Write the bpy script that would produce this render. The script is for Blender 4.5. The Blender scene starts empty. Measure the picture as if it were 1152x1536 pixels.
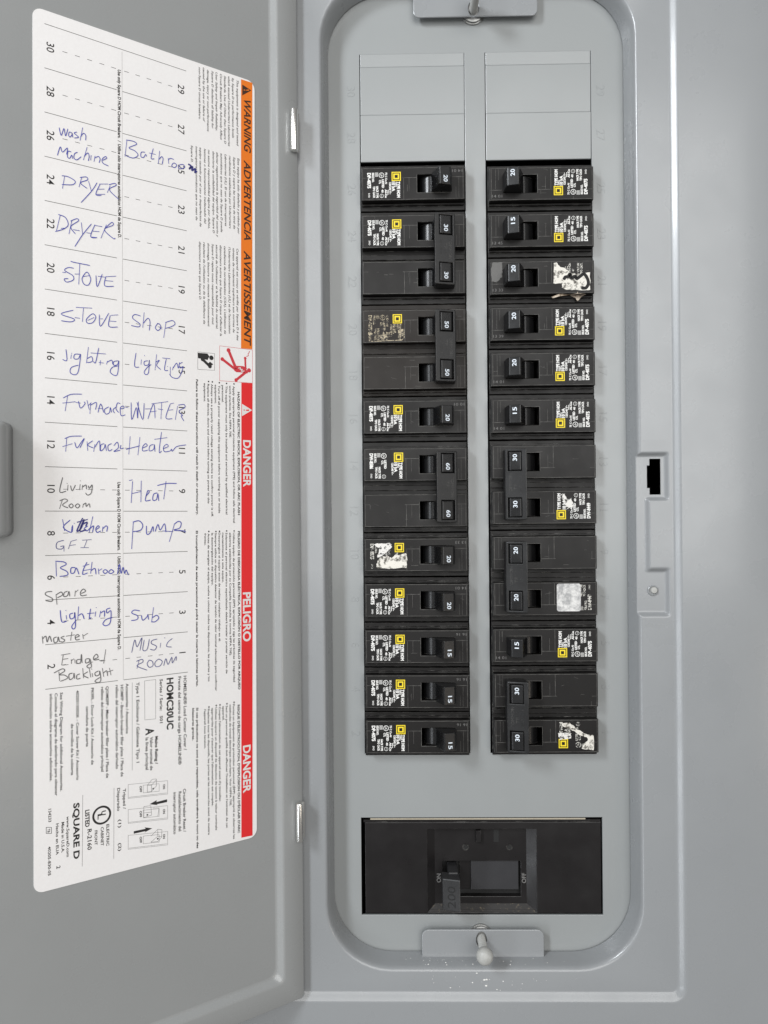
import bpy, bmesh, math, random
from mathutils import Matrix, Vector

# ------------------------------------------------------------------ camera, world, lamps, exposure
# Units while building are millimetres (scaled by 0.001 on linking).  X right, Z up, Y into the wall.
# The plate that carries the breakers has its front face at Y = 0.
MM = 0.001
ZUP = 560.0                      # height of the top edge of the breaker openings above the world origin
scene = bpy.context.scene
COL = scene.collection

cam_data = bpy.data.cameras.new('camera')
cam = bpy.data.objects.new('camera', cam_data)
COL.objects.link(cam)
cam_data.sensor_fit = 'HORIZONTAL'
cam_data.sensor_width = 36.0
cam_data.lens = 37.5
cam_data.clip_start = 0.01
cam_data.clip_end = 50.0
_rx, _ry, _rz = math.radians(-0.2078), math.radians(0.97293), math.radians(-0.47215)
_M = Matrix.Rotation(_rz, 3, 'Z') @ Matrix.Rotation(_ry, 3, 'Y') @ Matrix.Rotation(_rx, 3, 'X')
def _axis(i):
    return Vector((_M[i][0], _M[i][2], -_M[i][1]))
_right, _down, _fwd = _axis(0), _axis(1), _axis(2)
_rot = Matrix((_right, -_down, -_fwd)).transposed()
cam.matrix_world = Matrix.Translation(Vector((-45.69, -451.58, ZUP - 199.49)) * MM) @ _rot.to_4x4()
scene.camera = cam

world = bpy.data.worlds.new('World')
scene.world = world
world.use_nodes = True
wbg = world.node_tree.nodes['Background']
wbg.inputs['Color'].default_value = (1.0, 0.985, 0.965, 1)
wbg.inputs['Strength'].default_value = 0.21

def area_lamp(name, loc, target, size, power, colour):
    d = bpy.data.lights.new(name, 'AREA')
    d.shape = 'RECTANGLE'; d.size, d.size_y = size
    d.energy = power; d.color = colour
    o = bpy.data.objects.new(name, d)
    COL.objects.link(o)
    o.location = loc
    o.rotation_euler = (Vector(target) - Vector(loc)).to_track_quat('-Z', 'Y').to_euler()
    return o
CENTRE = (0.0, 0.0, (ZUP - 190) * MM)
area_lamp('window_light', (-0.95, -1.05, CENTRE[2] + 0.80), CENTRE, (0.30, 0.40), 12.0, (0.92, 0.96, 1.0))
area_lamp('edge_highlight_strip', (-0.95, -1.10, CENTRE[2] - 0.05), CENTRE, (0.16, 1.9), 7.0, (0.90, 0.95, 1.0))  # tall strip lamp added for highlights along upright edges, no known window
area_lamp('room_daylight', (0.32, -2.05, CENTRE[2] + 0.45), CENTRE, (1.6, 1.4), 26.0, (1.0, 0.995, 0.98))
area_lamp('room_light', (1.4, -1.7, CENTRE[2] - 0.55), CENTRE, (0.35, 0.35), 1.6, (1.0, 0.88, 0.74))

scene.view_settings.view_transform = 'Standard'
scene.view_settings.look = 'None'
scene.view_settings.exposure = 0.06
scene.view_settings.gamma = 1.0
scene.view_settings.use_curve_mapping = False
scene.render.engine = 'CYCLES'
scene.cycles.use_denoising = True
scene.cycles.max_bounces = 6

# ------------------------------------------------------------------ materials
def new_mat(name):
    m = bpy.data.materials.new(name); m.use_nodes = True
    nt = m.node_tree
    return m, nt, nt.nodes['Principled BSDF']

def node(nt, kind, **kw):
    n = nt.nodes.new(kind)
    for k, v in kw.items():
        setattr(n, k, v)
    return n

def noise(nt, scale, detail=3.0, rough=0.55, stretch=None):
    tc = node(nt, 'ShaderNodeTexCoord')
    n = node(nt, 'ShaderNodeTexNoise')
    n.inputs['Scale'].default_value = scale
    n.inputs['Detail'].default_value = detail
    n.inputs['Roughness'].default_value = rough
    if stretch:
        mp = node(nt, 'ShaderNodeMapping')
        mp.inputs['Scale'].default_value = stretch
        nt.links.new(tc.outputs['Object'], mp.inputs['Vector'])
        nt.links.new(mp.outputs['Vector'], n.inputs['Vector'])
    else:
        nt.links.new(tc.outputs['Object'], n.inputs['Vector'])
    return n

def ramp(nt, src, stops):
    r = node(nt, 'ShaderNodeValToRGB')
    el = r.color_ramp.elements
    while len(el) < len(stops):
        el.new(0.5)
    for e, (p, c) in zip(el, stops):
        e.position = p
        e.color = c if len(c) == 4 else (*c, 1)
    nt.links.new(src, r.inputs['Fac'])
    return r

def mix(nt, fac, a, b):
    m = node(nt, 'ShaderNodeMix', data_type='RGBA')
    nt.links.new(fac, m.inputs[0])
    for sock, v in ((m.inputs[6], a), (m.inputs[7], b)):
        if isinstance(v, tuple):
            sock.default_value = (*v, 1)
        else:
            nt.links.new(v, sock)
    return m.outputs[2]

def bump(nt, b, src, strength, dist):
    bm_ = node(nt, 'ShaderNodeBump')
    bm_.inputs['Strength'].default_value = strength
    bm_.inputs['Distance'].default_value = dist
    nt.links.new(src, bm_.inputs['Height'])
    nt.links.new(bm_.outputs['Normal'], b.inputs['Normal'])

def paint_material(name, col, rough=0.36, dirt=0.35):
    m, nt, b = new_mat(name)
    big = noise(nt, 9.0, 4)
    fine = noise(nt, 900.0, 2)
    speck = noise(nt, 260.0, 4, 0.7)
    c1 = mix(nt, ramp(nt, big.outputs['Fac'], [(0.3, (0, 0, 0)), (0.75, (1, 1, 1))]).outputs['Color'],
             tuple(x * 0.965 for x in col), tuple(x * 1.03 for x in col))
    c2 = mix(nt, ramp(nt, speck.outputs['Fac'], [(0.74, (0, 0, 0)), (0.80, (dirt,) * 3)]).outputs['Color'], c1,
             tuple(x * 0.55 for x in col))
    nt.links.new(c2, b.inputs['Base Color'])
    rr = ramp(nt, noise(nt, 40.0, 5).outputs['Fac'], [(0.3, (rough - 0.06,) * 3), (0.7, (rough + 0.08,) * 3)])
    nt.links.new(rr.outputs['Color'], b.inputs['Roughness'])
    scr = ramp(nt, noise(nt, 130.0, 6, 0.75, (1.0, 1.0, 0.16)).outputs['Fac'], [(0.735, (0, 0, 0)), (0.765, (0.30,) * 3)])
    scr2 = ramp(nt, noise(nt, 480.0, 5, 0.75).outputs['Fac'], [(0.765, (0, 0, 0)), (0.79, (0.5,) * 3)])
    c3 = mix(nt, scr.outputs['Color'], c2, tuple(min(1, x * 1.35) for x in col))
    c4 = mix(nt, scr2.outputs['Color'], c3, tuple(min(1, x * 1.6) for x in col))
    nt.links.new(c4, b.inputs['Base Color'])
    b.inputs['Coat Weight'].default_value = 0.35
    b.inputs['Coat Roughness'].default_value = 0.14
    add = node(nt, 'ShaderNodeMath', operation='MULTIPLY_ADD')
    nt.links.new(noise(nt, 26.0, 2).outputs['Fac'], add.inputs[0]); add.inputs[1].default_value = 9.0
    nt.links.new(fine.outputs['Fac'], add.inputs[2])
    bump(nt, b, add.outputs['Value'], 0.16, 0.00009)
    return m

def plastic_material(name, col, rough=0.42, wear=0.5, scuff=0.4, spec=0.5):
    m, nt, b = new_mat(name)
    # rubbed edges: where a widened normal differs from the true one
    bev = node(nt, 'ShaderNodeBevel', samples=4); bev.inputs['Radius'].default_value = 0.00045
    geo = node(nt, 'ShaderNodeNewGeometry')
    dot = node(nt, 'ShaderNodeVectorMath', operation='DOT_PRODUCT')
    nt.links.new(bev.outputs['Normal'], dot.inputs[0]); nt.links.new(geo.outputs['Normal'], dot.inputs[1])
    edge = ramp(nt, dot.outputs['Value'], [(0.80, (1, 1, 1)), (0.97, (0, 0, 0))])
    patch = ramp(nt, noise(nt, 190.0, 5, 0.65).outputs['Fac'], [(0.48, (0, 0, 0)), (0.66, (wear,) * 3)])
    mul = node(nt, 'ShaderNodeMath', operation='MULTIPLY')
    nt.links.new(edge.outputs['Color'], mul.inputs[0]); nt.links.new(patch.outputs['Color'], mul.inputs[1])
    scr = ramp(nt, noise(nt, 70.0, 6, 0.7, (1.0, 1.0, 7.0)).outputs['Fac'], [(0.60, (0, 0, 0)), (0.78, (scuff * 0.5,) * 3)])
    dust = ramp(nt, noise(nt, 620.0, 3, 0.7).outputs['Fac'], [(0.70, (0, 0, 0)), (0.80, (scuff,) * 3)])
    c0 = mix(nt, scr.outputs['Color'], col, tuple(x * 2.2 + 0.012 for x in col))
    c1 = mix(nt, dust.outputs['Color'], c0, (0.10, 0.095, 0.085))
    c2 = mix(nt, mul.outputs['Value'], c1, (0.30, 0.29, 0.27))
    nt.links.new(c2, b.inputs['Base Color'])
    rr = ramp(nt, noise(nt, 55.0, 4).outputs['Fac'], [(0.3, (rough - 0.07,) * 3), (0.7, (rough + 0.1,) * 3)])
    nt.links.new(rr.outputs['Color'], b.inputs['Roughness'])
    b.inputs['Specular IOR Level'].default_value = spec
    bump(nt, b, noise(nt, 1500.0, 2).outputs['Fac'], 0.15, 0.00008)
    return m

def flat_material(name, col, rough=0.6, var=0.06, scale=60.0, metallic=0.0):
    m, nt, b = new_mat(name)
    n = noise(nt, scale, 4)
    c = mix(nt, n.outputs['Fac'], tuple(x * (1 - var) for x in col), tuple(min(1, x * (1 + var)) for x in col))
    nt.links.new(c, b.inputs['Base Color'])
    b.inputs['Roughness'].default_value = rough
    b.inputs['Metallic'].default_value = metallic
    return m

def worn_material(name, col, under, lo, hi, scale=260.0):
    m, nt, b = new_mat(name)
    r = ramp(nt, noise(nt, scale, 6, 0.7).outputs['Fac'], [(lo, (0, 0, 0)), (hi, (1, 1, 1))])
    nt.links.new(mix(nt, r.outputs['Color'], under, col), b.inputs['Base Color'])
    b.inputs['Roughness'].default_value = 0.6
    return m

def paper_material():
    m, nt, b = new_mat('label_paper')
    f = noise(nt, 700.0, 4, 0.7)
    g = noise(nt, 14.0, 3)
    c1 = mix(nt, f.outputs['Fac'], (0.86, 0.835, 0.825), (0.95, 0.93, 0.92))
    c2 = mix(nt, ramp(nt, g.outputs['Fac'], [(0.45, (0, 0, 0)), (0.8, (0.5,) * 3)]).outputs['Color'], c1, (0.90, 0.865, 0.845))
    nt.links.new(c2, b.inputs['Base Color'])
    b.inputs['Roughness'].default_value = 0.5
    add = node(nt, 'ShaderNodeMath', operation='MULTIPLY_ADD')
    nt.links.new(noise(nt, 34.0, 3).outputs['Fac'], add.inputs[0]); add.inputs[1].default_value = 6.0
    nt.links.new(noise(nt, 420.0, 3).outputs['Fac'], add.inputs[2])
    bump(nt, b, add.outputs['Value'], 0.3, 0.0001)
    return m

PAINT = paint_material('grey_enamel', (0.282, 0.292, 0.300), 0.28)
PLATE = paint_material('grey_enamel_plate', (0.298, 0.311, 0.311), 0.40)
DOORP = paint_material('grey_enamel_door', (0.320, 0.327, 0.325), 0.28)
BLACK = plastic_material('black_breaker_plastic', (0.0115, 0.0106, 0.0102), 0.40, 0.9, 0.3, 0.24)
DUSTY = plastic_material('dusty_brown_black_plastic', (0.021, 0.0178, 0.0155), 0.48, 0.9, 0.5, 0.24)
HANDLE = plastic_material('black_handle_plastic', (0.008, 0.008, 0.0085), 0.25, 0.5, 0.2, 0.48)
TIE = plastic_material('black_tie_plastic', (0.010, 0.010, 0.0105), 0.33, 0.5, 0.2, 0.5)
MAINP = plastic_material('dark_main_breaker_plastic', (0.0125, 0.0112, 0.0115), 0.32, 0.5, 0.15, 0.36)
SHUTTER = plastic_material('grey_shutter_plastic', (0.034, 0.034, 0.037), 0.40, 0.4, 0.2, 0.45)
INSIDE = flat_material('interior_shade_black', (0.012, 0.012, 0.012), 0.8)  # near black stands in for shade inside box, slot and holes
ZINC = flat_material('zinc_plated_steel', (0.86, 0.85, 0.82), 0.24, 0.05, 80.0, 1.0)
WASHER = flat_material('dull_zinc', (0.40, 0.40, 0.39), 0.42, 0.25, 200.0, 0.85)
SCREWM = flat_material('painted_screw_steel', (0.42, 0.42, 0.40), 0.42, 0.2, 300.0)
TAN = flat_material('bare_brass_strip', (0.46, 0.41, 0.32), 0.5, 0.2)
WHITE = flat_material('white_ink', (0.86, 0.85, 0.82), 0.6, 0.05, 500.0)
WORNW = worn_material('worn_white_ink', (0.70, 0.68, 0.62), (0.03, 0.03, 0.03), 0.42, 0.52, 900.0)
WORNG = worn_material('worn_tan_ink', (0.52, 0.44, 0.30), (0.035, 0.032, 0.03), 0.44, 0.56, 700.0)
YELLOW = flat_material('yellow_ink', (0.86, 0.66, 0.015), 0.55, 0.10, 500.0)
RATING = flat_material('pale_rating_ink', (0.74, 0.80, 0.86), 0.55, 0.08, 500.0)
DIMINK = flat_material('dim_embossed_code', (0.17, 0.165, 0.16), 0.6, 0.2, 500.0)
SCORE = worn_material('rubbed_moulding_line', (0.24, 0.23, 0.21), (0.05, 0.05, 0.05), 0.34, 0.70, 300.0)
PEEL = worn_material('peeled_label_paper', (0.76, 0.73, 0.66), (0.10, 0.09, 0.075), 0.40, 0.50, 300.0)
STICK = worn_material('mottled_white_sticker', (0.74, 0.73, 0.71), (0.36, 0.36, 0.36), 0.40, 0.60, 260.0)
SMEAR = worn_material('smeared_white_label', (0.76, 0.74, 0.70), (0.03, 0.03, 0.03), 0.42, 0.47, 420.0)
MARKER = flat_material('black_marker', (0.006, 0.006, 0.006), 0.7)
LEVERP = plastic_material('grey_black_lever_plastic', (0.022, 0.022, 0.023), 0.34, 0.5, 0.2, 0.5)
TAPE = flat_material('torn_dark_tape', (0.06, 0.058, 0.055), 0.28, 0.5, 140.0)
CURL = worn_material('curled_label_edge', (0.62, 0.54, 0.44), (0.22, 0.16, 0.11), 0.40, 0.60, 300.0)
DUST = flat_material('plaster_dust', (0.80, 0.79, 0.76), 0.8, 0.1, 300.0)
DIRT = worn_material('tan_dust_film', (0.22, 0.18, 0.12), (0.022, 0.020, 0.019), 0.58, 0.74, 600.0)
PAPER = paper_material()
INK = {
    'black': flat_material('black_print', (0.020, 0.018, 0.018), 0.6),
    'grey': flat_material('grey_print', (0.04, 0.037, 0.036), 0.6),
    'line': flat_material('grey_rule', (0.14, 0.135, 0.13), 0.6),
    'fold': flat_material('faint_rule', (0.47, 0.455, 0.445), 0.6),
    'orange': flat_material('orange_print', (0.86, 0.20, 0.012), 0.5, 0.04),
    'red': flat_material('red_print', (0.80, 0.022, 0.025), 0.5, 0.04),
    'red2': flat_material('pictogram_red', (0.62, 0.045, 0.06), 0.5, 0.05),
    'brown': flat_material('dark_brown_print', (0.055, 0.022, 0.012), 0.5),
    'white': flat_material('white_print', (0.80, 0.78, 0.76), 0.5),
    'p': worn_material('blue_pen', (0.055, 0.065, 0.38), (0.15, 0.16, 0.50), 0.3, 0.55, 350.0),
    'd': flat_material('dark_blue_pen', (0.045, 0.045, 0.22), 0.5),
    'g': worn_material('pencil', (0.12, 0.118, 0.12), (0.25, 0.24, 0.24), 0.3, 0.55, 350.0),
    'g2': worn_material('blue_grey_pen', (0.085, 0.09, 0.24), (0.20, 0.20, 0.38), 0.3, 0.55, 350.0),
}

# ------------------------------------------------------------------ mesh helpers
class MB:
    """Collects geometry in millimetres and links it as one mesh object."""
    def __init__(s):
        s.v, s.f = [], []
    def add(s, verts, faces, fn=None):
        b = len(s.v)
        s.v += [fn(p) if fn else tuple(p) for p in verts]
        s.f += [tuple(i + b for i in f) for f in faces]
        return s
    def build(s, name, mat, parent=None, smooth=35.0, loc=None):
        me = bpy.data.meshes.new(name)
        me.from_pydata([(x * MM, y * MM, z * MM) for x, y, z in s.v], [], s.f)
        me.materials.append(mat)
        if smooth:
            bm = bmesh.new(); bm.from_mesh(me)
            lim = math.radians(smooth)
            for f in bm.faces:
                f.smooth = True
            for e in bm.edges:
                if len(e.link_faces) == 2 and e.calc_face_angle(0) > lim:
                    e.smooth = False
            bm.to_mesh(me); bm.free()
        me.update()
        o = bpy.data.objects.new(name, me)
        COL.objects.link(o)
        if parent:
            o.parent = parent
        if loc:
            o.location = [c * MM for c in loc]
        return o

def box(x0, x1, y0, y1, z0, z1, bev=0.0, seg=2):
    bm = bmesh.new()
    bmesh.ops.create_cube(bm, size=1.0)
    for v in bm.verts:
        v.co = Vector(((x0 + x1) / 2 + v.co.x * (x1 - x0), (y0 + y1) / 2 + v.co.y * (y1 - y0), (z0 + z1) / 2 + v.co.z * (z1 - z0)))
    if bev:
        bmesh.ops.bevel(bm, geom=list(bm.edges), offset=bev, segments=seg, affect='EDGES', profile=0.5)
    return take(bm)

def take(bm):
    bm.verts.index_update()
    r = ([tuple(v.co) for v in bm.verts], [tuple(v.index for v in f.verts) for f in bm.faces])
    bm.free()
    return r

def prism(poly, a, b, axis='z', bev=0.0, seg=2):
    """Extrude a closed 2D polygon between a and b; axis z: poly is (x,y); axis y: poly is (x,z)."""
    bm = bmesh.new()
    def p3(p, t):
        return (p[0], p[1], t) if axis == 'z' else (p[0], t, p[1])
    lo = [bm.verts.new(p3(p, a)) for p in poly]
    hi = [bm.verts.new(p3(p, b)) for p in poly]
    n = len(poly)
    bm.faces.new(lo); bm.faces.new(list(reversed(hi)))
    for i in range(n):
        j = (i + 1) % n
        bm.faces.new((lo[j], lo[i], hi[i], hi[j]))
    bmesh.ops.recalc_face_normals(bm, faces=bm.faces)
    if bev:
        bmesh.ops.bevel(bm, geom=list(bm.edges), offset=bev, segments=seg, affect='EDGES', profile=0.5)
    return take(bm)

def rrect(x0, x1, z0, z1, r, n=6):
    pts = []
    for cx, cz, a0 in ((x1 - r, z1 - r, 0), (x0 + r, z1 - r, 90), (x0 + r, z0 + r, 180), (x1 - r, z0 + r, 270)):
        for k in range(n + 1):
            a = math.radians(a0 + 90 * k / n)
            pts.append((cx + r * math.cos(a), cz + r * math.sin(a)))
    return pts

def circle(cx, cz, r, n=24):
    return [(cx + r * math.cos(2 * math.pi * k / n), cz + r * math.sin(2 * math.pi * k / n)) for k in range(n)]

def sheet(outlines, y0, y1, bev=0.0):
    """Flat sheet in the XZ plane with holes (first outline is the rim), between depths y0 and y1."""
    cu = bpy.data.curves.new('tmp', 'CURVE')
    cu.dimensions = '2D'; cu.fill_mode = 'BOTH'
    cu.extrude = (y1 - y0) / 2 - bev
    cu.bevel_depth = bev; cu.bevel_resolution = 1
    cu.offset = -bev
    for pts in outlines:
        sp = cu.splines.new('POLY')
        sp.points.add(len(pts) - 1)
        for q, (x, z) in zip(sp.points, pts):
            q.co = (x, z, 0, 1)
        sp.use_cyclic_u = True
    ob = bpy.data.objects.new('tmp', cu)
    me = ob.to_mesh()
    yc = (y0 + y1) / 2
    vs = [(v.co.x, yc - v.co.z, v.co.y) for v in me.vertices]
    fs = [tuple(p.vertices) for p in me.polygons]
    ob.to_mesh_clear(); bpy.data.objects.remove(ob); bpy.data.curves.remove(cu)
    return vs, fs

def lathe(profile, n=24, axis='y', centre=(0, 0, 0)):
    """Revolve (radius, t) pairs about an axis through centre."""
    vs, fs = [], []
    for r, t in profile:
        for k in range(n):
            a = 2 * math.pi * k / n
            c, s = r * math.cos(a), r * math.sin(a)
            p = (c, t, s) if axis == 'y' else (c, s, t)
            vs.append((p[0] + centre[0], p[1] + centre[1], p[2] + centre[2]))
    m = len(profile)
    for i in range(m - 1):
        for k in range(n):
            fs.append((i * n + k, i * n + (k + 1) % n, (i + 1) * n + (k + 1) % n, (i + 1) * n + k))
    fs.append(tuple(range(n))); fs.append(tuple(reversed(range((m - 1) * n, m * n))))
    return vs, fs

_txt = {}
def glyphs(body, shear=0.0, bold=0.0, extrude=0.0, bevel=0.0, res=2):
    """Flat lettering as a mesh, scaled so that capitals are 1 high; returns verts, faces, width."""
    key = (body, shear, bold, extrude, bevel, res)
    if key in _txt:
        return _txt[key]
    cu = bpy.data.curves.new('tmp', 'FONT')
    cu.body = body; cu.shear = shear; cu.offset = bold; cu.resolution_u = res
    cu.extrude = extrude; cu.bevel_depth = bevel; cu.bevel_resolution = 0
    ob = bpy.data.objects.new('tmp', cu)
    me = ob.to_mesh()
    k = 1.0 / 0.70
    vs = [(v.co.x * k, v.co.y * k, v.co.z * k) for v in me.vertices]
    fs = [tuple(p.vertices) for p in me.polygons]
    ob.to_mesh_clear(); bpy.data.objects.remove(ob); bpy.data.curves.remove(cu)
    x0 = min(v[0] for v in vs); x1 = max(v[0] for v in vs)
    vs = [(x - x0, y, z) for x, y, z in vs]
    _txt[key] = (vs, fs, x1 - x0)
    return _txt[key]

def lettering(mb, body, start, along, up, length, cap, y, fat=1.0, **kw):
    """Lettering on the XZ plane at depth y: text runs from start in direction along; the line's middle is on the axis.
    along and up are unit 2D vectors; length None keeps natural proportions (start is then the middle)."""
    vs, fs, w = glyphs(body, **kw)
    if length is None:
        length = w * cap * fat
        start = (start[0] - along[0] * length / 2, start[1] - along[1] * length / 2)
    sx = length / w
    def fn(p):
        a = p[0] * sx; b = (p[1] - 0.5) * cap
        return (start[0] + along[0] * a + up[0] * b, y - p[2] * cap, start[1] + along[1] * a + up[1] * b)
    mb.add(vs, fs, fn)

def ribbon(pts, w, y):
    """Flat pen stroke along a 2D polyline with round-ish ends."""
    n = len(pts)
    vs, fs = [], []
    for i, p in enumerate(pts):
        a = pts[max(0, i - 1)]; b = pts[min(n - 1, i + 1)]
        dx, dz = b[0] - a[0], b[1] - a[1]
        l = math.hypot(dx, dz) or 1.0
        k = w / 2 * (0.7 if i in (0, n - 1) else 1.0)
        nx, nz = -dz / l * k, dx / l * k
        vs += [(p[0] + nx, y, p[1] + nz), (p[0] - nx, y, p[1] - nz)]
    for i in range(n - 1):
        fs.append((2 * i, 2 * i + 1, 2 * i + 3, 2 * i + 2))
    return vs, fs

def smooth_line(pts, sub=5):
    if len(pts) < 3:
        return pts
    out = []
    n = len(pts)
    for i in range(n - 1):
        p0, p1, p2, p3 = pts[max(0, i - 1)], pts[i], pts[i + 1], pts[min(n - 1, i + 2)]
        for k in range(sub):
            t = k / sub
            out.append(tuple(0.5 * (2 * b + (c - a) * t + (2 * a - 5 * b + 4 * c - d) * t * t + (3 * b - a - 3 * c + d) * t ** 3)
                             for a, b, c, d in zip(p0, p1, p2, p3)))
    out.append(pts[-1])
    return out

def straight_line(pts, w, y, mb):
    for a, b in zip(pts, pts[1:]):
        mb.add(*ribbon([a, b], w, y))

def empty(name, loc, rotz=0.0):
    o = bpy.data.objects.new(name, None)
    COL.objects.link(o)
    o.location = [c * MM for c in loc]
    o.rotation_euler = (0, 0, rotz)
    o.empty_display_size = 0.02
    return o

def tag(o, label, category, group=None):
    o['label'] = label; o['category'] = category
    if group:
        o['group'] = group
    return o

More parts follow.
